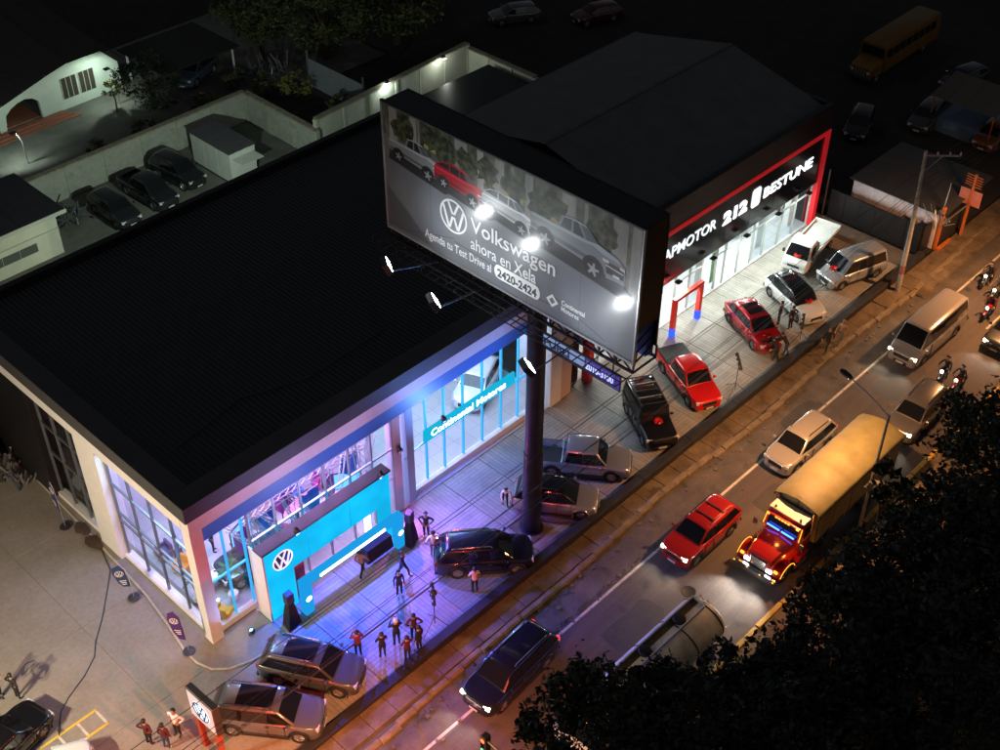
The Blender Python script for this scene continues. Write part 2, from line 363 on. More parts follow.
# forecourt panels: each a framed panel of narrow pavers, laid in alternating directions
fc = sheet('forecourt', 1.42, 50.2, -7.5, .56, -.03, M_should, 'paved showroom forecourt', 'forecourt')
pm = MB().box(-1.29, 1.29, -1.29, 1.29, -.05, 0).build('paving_panel', M_paver, fc, .012, smooth=0)
first = True
for i in range(1, 20):
    for j in range(3):
        x = -.0 + 2.61 * i + .1; y = -5.83 + 2.61 * j
        if x > 49.4: continue
        c = pm if first else inst(pm, fc, (0, 0, 0)); first = False
        c.location = (x + .0, y, random.uniform(-.004, .004)); c.rotation_euler = (0, 0, PI / 2 if (i + j) % 2 or i > 9 and j != 0 else 0)
# open lot to the left, large cast slabs
lot = sheet('parking_lot', -60, 1.42, -7.2, 80, -.03, M_conc, 'concrete lot beside the car showroom', 'parking lot')
bigs = MB().box(-2.49, 2.49, -2.99, 2.99, -.08, 0).build('concrete_slab', M_conc, lot, .01, smooth=0)
first = True
for i in range(7):
    for j in range(6):
        c = bigs if first else inst(bigs, lot, (0, 0, 0)); first = False
        c.location = (-1.09 - 4.99 * i, -3.82 + 5.99 * j, random.uniform(-.004, .004))
# raised walkway round the showroom corner
M_walk = worldmat('walkway_concrete', ((.19, .17, .145), (.235, .21, .18), (.275, .25, .215)), .6, .75, .2, 6)
wk = MB()
out = [(2.6, -2.1), (1.6, -2.1), (.6, -1.95), (-.3, -1.6), (-.85, -1.05), (-1.1, -.3), (-1.1, .6), (-.75, 2.5), (-.45, 4.6), (-.2, 9), (.1, 16.5), (.9, 16.5), (.9, .6), (2.6, .6)]
wk.prism(out, -.05, .075)
wko = tag(wk.build('walkway', M_walk, None, .03, smooth=0), kind='structure')
M_edge = mat('walkway_edge', (.42, .38, .32), .7, var=.2, scale=4)
eg = MB(); pts = out[:11]
eg.tube([(x, y, .045) for x, y in pts], .06, 6); eg.build('edging', M_edge, wko)
M_hose = mat('dark_cable', (.02, .02, .02), .6)
hs = [(-.35, 8.6, .03), (-.75, 7.2, .03), (-1.5, 6.3, .02), (-2.6, 5.0, .02), (-3.6, 4.0, .02), (-4.1, 3.3, .02), (-5.0, 2.7, .02), (-6.1, 2.2, .02), (-6.7, 1.8, .02), (-7.4, .8, .02)]
tag(MB().tube(hs, .022, 5).build('power_cable', M_hose), 'thin dark cable snaking over the concrete lot from the showroom side', 'cable')
# parking stencil, yellow
M_yel = mat('yellow_paint', (.65, .42, .05), .6, var=.25, scale=6)
for (a, b, c, d) in ((-8.3, -.2, -5.6, -.08), (-8.3, .75, -5.6, .87)):
    sheet('bay_line', a, c, b, d, .01, M_yel, '', '', lot)
for xx in (-5.7, -6.6, -7.5): sheet('bay_line', xx, xx + .12, -.07, .74, .01, M_line, '', '', lot)
# ------------------------------------------------------------------ corner showroom
M_white = mat('white_cladding', (.74, .73, .72), .45, var=.06, scale=2)
M_blackm = mat('black_metal', (.012, .012, .014), .42, metal=.2, var=.3, scale=3); M_par = mat('parapet_grey', (.055, .053, .056), .6, var=.15, scale=1.5)
M_roof = mat('dark_roof_sheet', (.017, .018, .022), .6, metal=.0, var=.25, scale=1.2)
M_alu = mat('aluminium', (.5, .52, .55), .35, metal=.6)
M_alud = mat('grey_aluminium', (.2, .21, .23), .4, metal=.5)
M_blue = mat('blue_lit_band', (.05, .14, .42), .4, emit=(.03, .12, .6), es=.22)  # blue wash on the lintel put into base colour and glow
M_glass = glass('shop_glass', (.84, .94, 1.0), .07)
M_tile = brickmat('showroom_tiles', (.5, .5, .52), (.46, .46, .48), (.3, .3, .32), .9, .9, .18, 0, .06, .01)
M_iwall = mat('interior_wall', (.62, .62, .66), .6)
M_cyan = glow('cyan_lightbox', (.008, .55, 1.0), 1.0)
for _n in ('glow_cyan_lightbox',):
    _m2 = MATS[_n].node_tree; _g = _m2.nodes.new('ShaderNodeNewGeometry'); _no = _m2.nodes.new('ShaderNodeTexNoise'); _no.inputs['Scale'].default_value = .55; _no.inputs['Detail'].default_value = 2
    _mr = _m2.nodes.new('ShaderNodeMapRange'); _mr.inputs[1].default_value = .3; _mr.inputs[2].default_value = .7; _mr.inputs[3].default_value = .82; _mr.inputs[4].default_value = 1.18
    _m2.links.new(_g.outputs['Position'], _no.inputs['Vector']); _m2.links.new(_no.outputs['Fac'], _mr.inputs[0]); _m2.links.new(_mr.outputs[0], [n for n in _m2.nodes if n.type == 'EMISSION'][0].inputs[1])
M_led = glow('white_led', (.75, .92, 1.0), 7.0)
M_sign = glow('sign_letters', (.8, .97, 1.0), 2.6)
M_logo = mat('logo_silver', (.85, .87, .9), .3, emit=(.9, .95, 1), es=.75)
M_navy = mat('logo_navy', (.02, .05, .16), .4)
M_dark = mat('charcoal', (.03, .03, .034), .5)
vw = thing('car_showroom', 'large corner car showroom with flat black roof and glass walls under the billboard', 'building')
XR, YB = 30.2, 19.4
bx('corner_pillar', 0, .62, 0, .6, 0, 7.2, M_white, vw, .01)
bx('column', 0, .46, 7.35, 9.1, 0, 7.2, M_white, vw, .01)
bx('column', 0, .5, 13.4, 19.3, 0, 7.2, M_blackm, vw, .01)
bx('column', 11.35, 11.85, .05, .6, 0, 6.35, M_white, vw, .01)
bx('column', 12.25, 12.72, .1, .6, 0, 6.35, mat('cyan_lit_column', (.35, .62, .8), .4), vw, .01)  # white column with the cyan light put into its colour
bx('column', 22.7, 23.6, 0, .6, 0, 7.2, M_white, vw, .01)
bx('column', 21.75, 22.1, .1, .6, 0, 6.35, M_white, vw, .01)
bx('fascia', .0, 23.6, -.02, .55, 7.2, 8.03, M_white, vw, .01)
bx('fascia', -.02, .5, .56, 19.3, 7.2, 8.03, M_white, vw, .01)
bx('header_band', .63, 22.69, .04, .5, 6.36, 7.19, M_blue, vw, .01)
bx('parapet', -.14, 23.75, -.14, .95, 8.04, 8.9, M_par, vw, .02)
bx('parapet', -.14, .87, .96, 19.4, 8.04, 8.9, M_par, vw, .02)
bx('parapet', .88, XR, 19.0, 19.4, 8.04, 8.9, M_blackm, vw, .02)
bx('parapet', 23.76, XR, 2.6, 3.2, 8.04, 8.9, M_blackm, vw, .02)
bx('parapet', 23.0, 23.74, .97, 2.6, 8.04, 8.9, M_blackm, vw, .02)
rp = MB(); rp.loft([[(x, yy, z) for x, z in ((0, 0), (.06, .035), (.14, .035), (.2, 0), (.25, 0), (.31, .035), (.39, .035), (.45, 0), (.5, 0), (.56, .035), (.64, .035), (.7, 0), (.75, 0), (.81, .035), (.89, .035), (.95, 0), (.995, 0), (.995, -.04), (0, -.04))] for yy in (0, 18.04)])
rp = rp.build('roof_panel', M_roof, vw, smooth=0); rp.location = (.88, .955, 8.5)
for k in range(1, 22): inst(rp, vw, (.88 + k, .955, 8.5))
for k in range(22, 29):
    c = inst(rp, vw, (.88 + k, 3.2, 8.5)); c.scale = (1, .875, 1)
MB().tube([(2, 3.5, 8.58), (6, 4.2, 8.58), (9, 3.1, 8.58), (14, 3.3, 8.58), (15, 6, 8.58)], .03, 5).build('roof_cable', M_dark, vw)
# back and right walls, interior
bx('wall', .1, XR, 19.0, 19.3, 0, 8.03, M_iwall, vw)
bx('wall', XR - .3, XR, 3.0, 18.99, 0, 8.03, M_iwall, vw)
bx('wall', 23.61, XR - .31, 2.7, 3.0, 0, 8.03, M_dark, vw)
bx('wall', 23.3, 23.6, .61, 2.99, 0, 7.19, M_iwall, vw)
bx('interior_floor', .05, 23.28, .05, 18.98, -.02, .06, M_tile, vw)
bx('interior_wall', .6, 23.2, 9.5, 9.7, .06, 8.0, M_iwall, vw)
bx('interior_wall', 12.3, 12.5, 3.4, 9.49, .06, 8.0, M_iwall, vw)
bx('ceiling', .5, 23.2, .6, 9.49, 7.86, 7.94, mat('ceiling_white', (.7, .7, .72), .7), vw)
# front glazing: panes, mullions, transoms
def glaze_front(parent, xs, z0, zt, z1, y, sill=True, fm=None, gm=None):
    fm = fm or M_alu; gm = gm or M_glass
    for i, x in enumerate(xs):
        MB().box(x - .045, x + .045, y - .06, y + .06, z0, z1).build('mullion', fm, parent, smooth=0)
    zs = [z0] + list(zt) + [z1]
    for i in range(len(xs) - 1):
        for a, b in zip(zs, zs[1:]):
            MB().poly([(xs[i] + .045, y, a + .05), (xs[i + 1] - .045, y, a + .05), (xs[i + 1] - .045, y, b - .03), (xs[i] + .045, y, b - .03)]).build('pane', gm, parent, smooth=0)
    for z in zs[1:-1] + [z1]:
        MB().box(xs[0], xs[-1], y - .05, y + .05, z - .04, z + .045).build('transom', fm, parent, smooth=0)
def glaze_side(parent, ys, z0, zt, z1, x, fm=None, gm=None):
    fm = fm or M_alu; gm = gm or M_glass
    for y in ys: MB().box(x - .06, x + .06, y - .045, y + .045, z0, z1).build('mullion', fm, parent, smooth=0)
    zs = [z0] + list(zt) + [z1]
    for i in range(len(ys) - 1):
        for a, b in zip(zs, zs[1:]):
            MB().poly([(x, ys[i] + .045, a + .05), (x, ys[i + 1] - .045, a + .05), (x, ys[i + 1] - .045, b - .03), (x, ys[i] + .045, b - .03)]).build('pane', gm, parent, smooth=0)
    for z in zs[1:-1] + [z1]:
        MB().box(x - .05, x + .05, ys[0], ys[-1], z - .04, z + .045).build('transom', fm, parent, smooth=0)
M_bluefr = mat('cyan_lit_frame', (.06, .33, .62), .4, emit=(.01, .45, .9), es=.75)  # cyan light on the mullions put into their colour and emission
glaze_front(vw, [.7, 1.72, 2.75], .42, [3.2], 6.33, .5, fm=M_bluefr)
glaze_front(vw, [2.85, 4.3, 5.75, 7.2, 8.65, 10.0, 11.3], .3, [2.6, 4.5], 6.33, .12)
glaze_front(vw, [12.8, 13.9, 15.15, 16.5, 17.9, 19.3, 20.6, 21.7], .42, [3.0], 6.33, .52, fm=M_bluefr)
bx('sill', .63, 2.8, .3, .62, .04, .42, M_white, vw, .01)
bx('sill', 12.73, 21.74, .28, .62, .04, .42, M_white, vw, .01)
glaze_side(vw, [.68, 2.3, 3.95, 5.6, 7.28], .3, [2.6, 3.1, 5.0], 7.15, .42, fm=M_alud)
glaze_side(vw, [9.17, 10.6, 12.0, 13.35], .3, [3.1, 5.0], 7.15, .42, fm=M_alud)
bx('sill', .2, .62, .61, 7.34, .06, .3, M_white, vw, .01)
bx('sill', .2, .62, 9.11, 13.39, .06, .3, M_white, vw, .01)
# facade sign on the right bay
bx('sign_panel', 13.55, 20.05, .2, .36, 3.3, 4.02, glow('sign_panel', (.01, .6, .95), .75), vw, .01)
text_mesh('Continental Motores', .62, 'sign_lettering', M_sign, vw, front_m(13.95, .185, 3.46), .012, .008, sx=1.02)
MB().bar((12.0, .1, 3.3), (13.55, .28, 3.35), .05).build('sign_bracket', M_alu, vw)
bx('soffit_lamp', 15.9, 16.2, 1.0, 1.3, 2.4, 2.5, M_dark, vw)
# lit entrance portal
px0, px1, py, pt = 2.75, 10.2, -.87, 4.4
bx('portal_leg', px0, 4.25, py, -.3, .02, 2.48, M_cyan, vw)
bx('portal_header', px0, px1, py, -.3, 2.5, pt, M_cyan, vw)
bx('portal_leg', 9.75, px1, py, -.3, .02, 2.48, M_cyan, vw)
bx('portal_side', px0 - .09, px0 - .01, py - .02, .1, .0, pt, M_white, vw)
bx('portal_cap', px0 - .1, px1 + .08, py - .06, -.25, pt + .005, pt + .12, M_dark, vw, .01)
for xx in (5.2, 7.7): bx('panel_joint', xx, xx + .015, py - .004, py - .001, 2.5, pt, mat('joint_blue', (.02, .2, .4), .5), vw)
roundel(.56, front_m(3.72, py - .012, 3.45), M_logo, vw, 'emblem', .03, M_navy)
bx('doorway_panel', 4.3, 5.0, -.6, -.1, .05, 2.4, mat('red_panel', (.5, .02, .03), .4), vw, .01)
bx('light_column', 9.1, 9.35, -.3, -.05, .05, 2.45, glow('warm_white_column', (1, .85, .9), 2.2), vw, .01)
# showroom lamps: visible ceiling panels that give the light
def ceil_lamps(parent, spots, z, col, es, w=.6, l=.6, name='ceiling_lamp'):
    g = glow('ceil_%.2f_%.2f_%.2f_%.1f' % (*col, es), col, es)
    for x, y in spots: bx(name, x - w / 2, x + w / 2, y - l / 2, y + l / 2, z - .05, z, g, parent)
ceil_lamps(vw, [(14 + 1.9 * i, 2 + 2.4 * j) for i in range(5) for j in range(3)], 7.85, (.82, .86, 1), 16)
ceil_lamps(vw, [(4 + 2.2 * i, 1.6 + 2.0 * j) for i in range(4) for j in range(2)], 7.85, (1, .45, .95), 14)
ceil_lamps(vw, [(1.4, 1.6), (1.4, 4.5), (2.4, 7.5)], 7.85, (.35, .75, 1), 14)
lamp('AREA', 'ceiling_glow', (17.4, 4.4, 7.7), 760, (.55, .76, 1), vw, 7, (17.4, 4.4, 0), sy=6)
lamp('AREA', 'ceiling_glow', (7.4, 3.0, 7.7), 1000, (.8, .38, 1), vw, 7, (7.4, 3.0, 0), sy=3)
lamp('AREA', 'ceiling_glow', (1.8, 4.0, 7.7), 620, (.5, .75, 1), vw, 2, (1.8, 4, 0), sy=6)
# things inside the showroom
M_sofa = mat('sofa_purple', (.18, .1, .3), .7); M_wood = mat('table_wood', (.35, .2, .1), .5); M_orange = mat('orange_fabric', (.75, .3, .04), .6)
def desk(x, y, z, lab, m=M_white, rz=0):
    t = thing('desk', lab, 'desk', (x, y, z), rz)
    bx('table_top', -.7, .7, -.35, .35, .72, .76, m, t, .005)
    for s in (-1, 1): bx('table_side', s * .66 - .02, s * .66 + .02, -.33, .33, 0, .72, M_alu, t)
    return t
def armchair(x, y, z, lab, m, rz=0, group=None):
    t = thing('armchair', lab, 'chair', (x, y, z), rz, group)
    bx('seat', -.3, .3, -.3, .3, .22, .45, m, t, .04); bx('backrest', -.32, .32, .26, .4, .3, .9, m, t, .04)
    for s in (-1, 1):
        bx('armrest', s * .36 - .06, s * .36 + .06, -.3, .3, .2, .62, m, t, .03)
        for q in (-1, 1): MB().tube([(s * .28, q * .25, 0), (s * .26, q * .24, .22)], .02, 5).build('leg', M_alu, t)
    return t
desk(1.9, 2.7, .06, 'white desk behind the corner glass of the showroom')
desk(9.4, 2.6, .06, 'white reception desk behind the lit entrance portal')
armchair(1.35, .95, .06, 'yellow seat just inside the corner window', mat('yellow_fabric', (.8, .45, .02), .6), 2)
armchair(1.6, 4.6, .06, 'orange armchair inside the side window', M_orange, -1.2)
armchair(1.5, 6.0, .06, 'purple armchair deep inside the side window', M_sofa, -1.6)
# angled light truss hung in the entrance hall
def truss(name, lab, p, q, w=.3, m=M_alu, group=None):
    p, q = Vector(p), Vector(q); t = thing(name, lab, 'truss', tuple(p), 0, group); d = q - p; L = d.length; n = max(3, int(L / .45)); dn = d.normalized()
    a = dn.cross(Vector((0, 0, 1))).normalized() * w / 2; b = Vector((0, 0, 1)) * w / 2
    for s in (a + b, a - b, b * -1 - a, b - a): MB().tube([s, s + d], .022, 5).build('chord', m, t)
    mb = MB()
    for k in range(n):
        c0, c1 = dn * (L * k / n), dn * (L * (k + 1) / n)
        mb.bar(c0 + a + b, c1 + a - b, .02); mb.bar(c0 - a + b, c1 - a - b, .02); mb.bar(c0 + a + b, c1 - a + b, .02)
    tag(mb.build('lacing', m, t, smooth=0), kind='stuff'); return t
def palm(x, y, z, lab, h=1.8, seed=0, group='showroom palms'):
    r_ = random.Random(seed); t = thing('potted_palm', lab, 'plant', (x, y, z), 0)
    MB().lathe([(.18, 0), (.25, .4), (.22, .4), (.2, .36)], 12).build('pot', M_white, t)
    MB().tube([(0, 0, .3), (.03, 0, h * .6)], .03, 5).build('trunk', M_wood, t)
    g = mat('palm_leaf', (.05, .12, .04), .5)
    for k in range(11):
        a = k * 2.4; el = r_.uniform(.2, 1.1); L = r_.uniform(.7, 1.1); pts = []
        for j in range(5):
            s_ = L * j / 4; pts.append((math.cos(a) * s_ * math.cos(el), math.sin(a) * s_ * math.cos(el), h * .6 + s_ * math.sin(el) - .5 * s_ * s_))
        mb = MB(); w = [.02, .09, .1, .07, .01]; nx, ny = -math.sin(a), math.cos(a)
        mb.loft([[(p[0] + nx * ww, p[1] + ny * ww, p[2] - .02), (p[0], p[1], p[2] + .02), (p[0] - nx * ww, p[1] - ny * ww, p[2] - .02)] for p, ww in zip(pts, w)], caps=False, closed=False)
        mb.build('leaf', g, t)
    return t
palm(1.0, 2.6, .06, 'potted palm beside the side glass near the corner of the showroom', 2.6, 1); palm(2.3, 1.5, .06, 'tall potted palm behind the narrow corner window by the portal', 3.4, 2)
# ---------------- event dressing in front of the entrance
M_cy2 = glow('arch_cyan', (.015, .42, 1.0), .8)
ar = thing('event_arch', 'free-standing blue lit arch with a white light bar before the entrance', 'arch', (4.0, -1.75, 0))
bx('arch_leg', 0, .5, 0, .4, 0, 2.2, M_cy2, ar, .02); bx('arch_leg', 5.75, 6.2, 0, .4, 0, 2.2, M_cy2, ar, .02)
bx('arch_beam', .51, 5.74, 0, .4, 1.85, 2.2, M_cy2, ar, .02)
bx('light_bar', 1.0, 5.0, -.06, -.005, 1.98, 2.12, M_led, ar, .01)
for xx in (.25, 5.97):
    MB().add([(xx + a, -.012, 1.05 + b) for a, b in circle(.17, 20)], [tuple(range(20))]).build('arch_emblem', glow('emblem_glow', (.75, .9, 1), 3.5), ar, smooth=0)
def speaker(x, y, lab, rz=0):
    t = thing('loudspeaker', lab, 'speaker', (x, y, 0), rz)
    bx('cabinet', -.2, .2, -.18, .18, 1.45, 2.05, M_dark, t, .03)
    MB().lathe([(.15, 0), (.13, .02), (.02, .05)], 16, (0, -.19, 1.68), 'y').build('cone', mat('speaker_cone', (.05, .05, .055), .6), t)
    MB().tube([(0, 0, .3), (0, 0, 1.45)], .03, 6).build('pole', M_dark, t)
    MB().loft([[(s * .4 + .06 * q, q * .36 * (1 if s * q > 0 else .75), 0) for s, q in ((-1, -1), (1, -1), (1, 1), (-1, 1))], [(s * .24, q * .22, .8) for s, q in ((-1, -1), (1, -1), (1, 1), (-1, 1))], [(s * .15, q * .13, 1.44) for s, q in ((-1, -1), (1, -1), (1, 1), (-1, 1))]]).build('drape', mat('black_cloth', (.012, .012, .016), .85), t, smooth=0)
    return t
speaker(3.3, -1.55, 'loudspeaker on a black-draped stand left of the lit arch'); speaker(10.55, -1.75, 'loudspeaker on a black-draped stand right of the lit arch', .3)
dt = thing('draped_table', 'table covered with a black cloth inside the right leg of the lit arch', 'table', (9.1, -1.0, 0))
bx('table_top', -.95, .55, -.35, .35, .78, .82, MATS['black_cloth'], dt, .01)
MB().loft([[(x, y, z) for x, y in ((-.97 - e, -.37 - e), (.57 + e, -.37 - e), (.57 + e, .37 + e), (-.97 - e, .37 + e))] for z, e in ((0, .06), (.4, .03), (.83, 0))]).build('tablecloth', MATS['black_cloth'], dt, smooth=0)
def par_light(name, lab, loc, aim, energy, col, es=30, spot=75, blend=.7, r=.12):
    t = thing(name, lab, 'stage light', loc)
    d = (Vector(aim) - Vector(loc)).normalized(); q = d.to_track_quat('Z', 'Y').to_matrix().to_4x4()
    b = MB().lathe([(r * .6, -.22), (r, -.05), (r, .06), (r * .86, .06), (r * .8, .02)], 12).build('housing', M_dark, t); b.matrix_local = q
    l_ = MB().lathe([(r * .8, .0), (r * .78, .025)], 12).build('lens', glow('lens_%s' % (lab[:20]), col, es), t); l_.matrix_local = q
    MB().bar((0, .02, -.2), (0, .3, -.2), .04).build('bracket', M_dark, t)
    MB().bar((-.16, 0, -.02), (-.16, 0, -.2), .03).bar((.16, 0, -.02), (.16, 0, -.2), .03).bar((-.16, 0, -.2), (.16, 0, -.2), .03).build('yoke', M_dark, t)
    lm = lamp('SPOT', 'beam', tuple(d * .09), energy, col, t, .06, None, spot, blend); lm.rotation_euler = d.to_track_quat('-Z', 'Y').to_euler()
    return t
par_light('stage_light', 'blue stage light on top of the lit entrance portal, left end', (4.6, -1.05, 4.75), (5.2, -4.2, 0), 4200, (.03, .10, 1), spot=125)
par_light('stage_light', 'blue stage light on top of the lit entrance portal, right end', (9.6, -1.05, 4.75), (9.0, -4.4, 0), 3900, (.09, .10, 1), spot=125)
par_light('stage_light', 'magenta stage light at the foot of the pink entrance column', (11.0, -.25, .25), (11.4, -3, 1.0), 300, (1, .12, .75), spot=120)
par_light('stage_light', 'magenta stage light washing the paving from the wall top', (11.6, -.14, 4.4), (11.6, -3.5, 0), 800, (.9, .2, 1), spot=105)

# busy event inside: screens, displays, more trusses
M_scr = glow('screen_blue', (.12, .35, 1), 2.4); M_scr2 = glow('screen_pink', (1, .25, .8), 2.2)
def screen(x, y, z, w, h, m, lab, rz=0):
    t = thing('display_screen', lab, 'screen', (x, y, z), rz)
    bx('bezel', -w / 2 - .04, w / 2 + .04, 0, .08, -.04, h + .04, M_dark, t, .01); bx('panel', -w / 2, w / 2, -.008, -.002, 0, h, m, t)
    bx('stand', -.1, .1, .0, .08, -.8, -.045, M_dark, t); bx('foot', -.4, .4, -.2, .25, -.84, -.8, M_dark, t); return t
screen(7.4, 3.0, .92, 1.6, 1.0, M_scr2, 'pink lit screen on the ground floor behind the portal'); screen(4.5, 3.6, .92, 1.5, 1.0, M_scr, 'blue lit screen behind the left half of the portal', .3)
screen(10.3, 2.6, .92, 1.3, 1.0, M_scr, 'blue lit screen behind the right end of the portal', -.5); screen(2.1, 5.6, .92, 1.4, .9, M_scr, 'blue lit screen inside the side windows', 1.2)
rq = random.Random(8); ORD = ('first', 'second', 'third', 'fourth', 'fifth', 'sixth', 'seventh', 'eighth', 'ninth')
for k in range(9):
    x_, y_ = 3.3 + .92 * k, .75 + rq.uniform(0, .9); zb = rq.uniform(2.2, 3.4)
    truss('light_truss', 'slanting silver truss of the entrance display, %s from the corner' % ORD[k], (x_, y_, zb), (x_ + rq.uniform(-.9, 1.1), y_ + rq.uniform(.2, 1.0), zb + rq.uniform(1.0, 1.9)), .2, group='entrance display trusses')
for k in range(4):
    truss('light_truss', 'upright floor truss behind the entrance glass, %s from the corner' % ORD[k], (3.9 + 2.2 * k, 1.4, .06), (3.9 + 2.2 * k + .02, 1.42, 4.3), .26, group='upright entrance trusses')
truss('light_truss', 'level truss across the entrance hall behind the glass', (3.4, 1.5, 4.3), (11, 1.5, 4.3), .26)
M_mag = mat('magenta_cloth', (.5, .06, .35), .6); M_blc = mat('blue_cloth', (.04, .16, .6), .6)
for k in range(6):
    x_ = 3.7 + 1.3 * k; y_ = 1.9 + rq.uniform(0, .5); z_ = rq.uniform(2.0, 3.0)
    t_ = thing('hanging_drape', '%s swagged drape of the entrance display, %s from the corner' % (('magenta', 'blue')[k % 2], ORD[k]), 'drape', (x_, y_, z_), rq.uniform(-.5, .5), 'entrance display drapes')
    MB().loft([[(u_ * 1.0 - .5, .12 * math.sin(u_ * 9 + k), .9 - w_ * (1.0 + .5 * math.sin(u_ * PI))) for w_ in (0, .5, 1)] for u_ in [j / 8 for j in range(9)]], caps=False, closed=False).build('cloth', (M_mag, M_blc)[k % 2], t_, smooth=60)
    MB().bar((-.55, 0, .92), (.55, 0, .92), .04).build('rod', M_alu, t_)
armchair(4.6, 1.6, .06, 'purple armchair behind the left leg of the portal', M_sofa, 2.2); armchair(6.0, 2.2, .06, 'orange armchair behind the portal', M_orange, .5); armchair(8.4, 4.4, .06, 'blue armchair deep behind the portal', M_blc, -.4); armchair(9.9, 4.3, .06, 'magenta armchair deep behind the right half of the portal', M_mag, .6)
desk(6.3, 4.6, .06, 'wooden desk deep behind the portal', M_wood)
par_light('stage_light', 'blue uplight at the foot of the corner pillar', (1.6, -.75, .28), (.5, 0, 4.5), 260, (.12, .4, 1), es=8, spot=90)  # lamp added to stand for the portal's cyan spill on the pillar
par_light('stage_light', 'lilac wash light on the tripod stand beside the onlookers', (7.7, -6.4, 2.45), (6.0, 0, 7.2), 1900, (.42, .45, 1), es=8, spot=70)
par_light('stage_light', 'blue wash light on the tripod stand left of the mast', (16.6, -4.05, 2.2), (15.5, 0, 7.3), 2600, (.16, .34, 1), es=8, spot=85)

par_light('stage_light', 'blue stage light over the facade sign of the right bay', (14.6, -.12, 4.45), (15.2, -3.6, 0), 1500, (.12, .17, 1), spot=120)
# ------------------------------------------------------------------ second showroom: black signboard in a red frame
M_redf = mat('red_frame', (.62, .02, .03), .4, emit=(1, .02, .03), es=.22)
M_sigb = mat('black_gloss_panel', (.012, .011, .016), .18)
M_wl = glow('white_lettering', (.9, .96, 1), 2.2)
M_wl2 = glow('white_lettering_soft', (.9, .96, 1), 1.25)
lp = thing('car_showroom', 'second car showroom with a red-framed black signboard and dark gabled roof', 'building')
X0, X1 = 30.35, 48.7
bx('interior_floor', X0, X1 - .3, .1, 12, -.02, .06, M_tile, lp)
bx('wall', X0, X1, 15.5, 15.8, 0, 8.6, M_dark, lp); bx('wall', X0, X0 + .25, .5, 15.49, 0, 8.6, M_dark, lp); bx('wall', X1 - .25, X1, .5, 15.49, 0, 8.6, M_dark, lp)
bx('interior_wall', X0 + .3, X1 - .3, 6.0, 6.2, .06, 3.6, mat('bright_white_wall', (.8, .82, .8), .6), lp)
bx('ceiling', X0 + .3, X1 - .3, .4, 6.0, 3.5, 3.6, M_white, lp)
for k in range(7): bx('sign_panel', X0 + .05 + k * 2.57, X0 + .05 + k * 2.57 + 2.555, -.02, .3, 3.3, 6.8, M_sigb, lp, .008)
bx('frame', X0, X1 + .1, -.16, .34, 6.82, 7.08, M_redf, lp, .01)
bx('frame', 48.38, X1 + .1, -.16, .34, 0, 6.81, M_redf, lp, .01)
bx('frame', X0, 30.6, -.16, .34, 0, 6.81, M_redf, lp, .01)
bx('parapet', X0, X1, -.1, .3, 7.1, 8.9, M_blackm, lp, .02)
bx('parapet', X1 - .3, X1, .31, 7.6, 8.0, 8.92, M_blackm, lp, .02)
M_roof2 = mat('grey_roof_sheet', (.10, .10, .102), .6, metal=.1, var=.15, scale=.8)
for (ya, za, yb, zb_) in ((.31, 8.6, 7.8, 10.35), (15.7, 8.6, 7.82, 10.35)):
    for k in range(12):
        xa = X0 + .02 + k * 1.505; xb = xa + 1.495
        r3 = lambda t: (lerp(ya, yb, t), lerp(za, zb_, t))
        MB().loft([[(x_, *r3(t)) for x_ in (xa, xa + .04, xa + .08, xb)] for t in (0, 1)], caps=False, closed=False).build('roof_panel', M_roof2, lp, smooth=0)
bx('ridge_cap', X0, X1 - .35, 7.7, 7.92, 10.36, 10.42, M_roof2, lp)
glaze_front(lp, [32.4, 33.9, 35.3, 36.5, 38.0, 38.9, 40.4, 41.9, 43.2, 44.9, 46.6, 48.35], .08, [2.55], 3.26, .22, fm=mat('pale_grey_frame', (.45, .48, .45), .4))
for x in (36.9, 43.5, 47.2): bx('column', x, x + .7, .9, 1.3, .06, 3.5, M_white, lp, .01)
bx('banner_panel', 38.0, 38.5, .5, .54, .3, 2.6, mat('green_print', (.25, .42, .2), .6, var=.5, scale=4), lp)
bx('column', 30.6, 32.2, -.05, .3, 0, 3.28, M_redf, lp, .01)
text_mesh('LEAPMOTOR', 1.02, 'sign_lettering', M_wl2, lp, front_m(31.1, -.045, 5.12), .012, .02, width=5.95)
text_mesh('212', 1.15, 'sign_lettering', M_wl, lp, front_m(37.75, -.045, 4.95), .05, .02, width=2.45)
em = MB()
em.prism([(.12, 0), (.75, 0), (.87, .15), (.87, 1.15), (.75, 1.3), (.12, 1.3), (0, 1.15), (0, .15)], -.03, .03)
eo = em.build('sign_emblem', M_wl2, lp, smooth=0); eo.matrix_local = front_m(40.65, -.05, 4.78)
em = MB().prism([(.3, .15), (.57, .15), (.57, 1.15), (.38, 1.15), (.2, .95), (.2, .82), (.3, .82)], .032, .05).build('sign_emblem', M_wl, lp, smooth=0); em.matrix_local = front_m(40.65, -.05, 4.78)
text_mesh('BESTUNE', 1.0, 'sign_lettering', M_wl, lp, front_m(41.95, -.045, 4.98), .01, .02, width=5.35)
ceil_lamps(lp, [(32.2 + 1.7 * i, 1.2 + 2.2 * j) for i in range(10) for j in range(2)], 3.49, (.93, 1, .93), 14, .5, .9)
lamp('AREA', 'ceiling_glow', (40.5, 2.6, 3.4), 820, (.94, 1, .94), lp, 15, (40.5, -1.4, 0), sy=3.6)
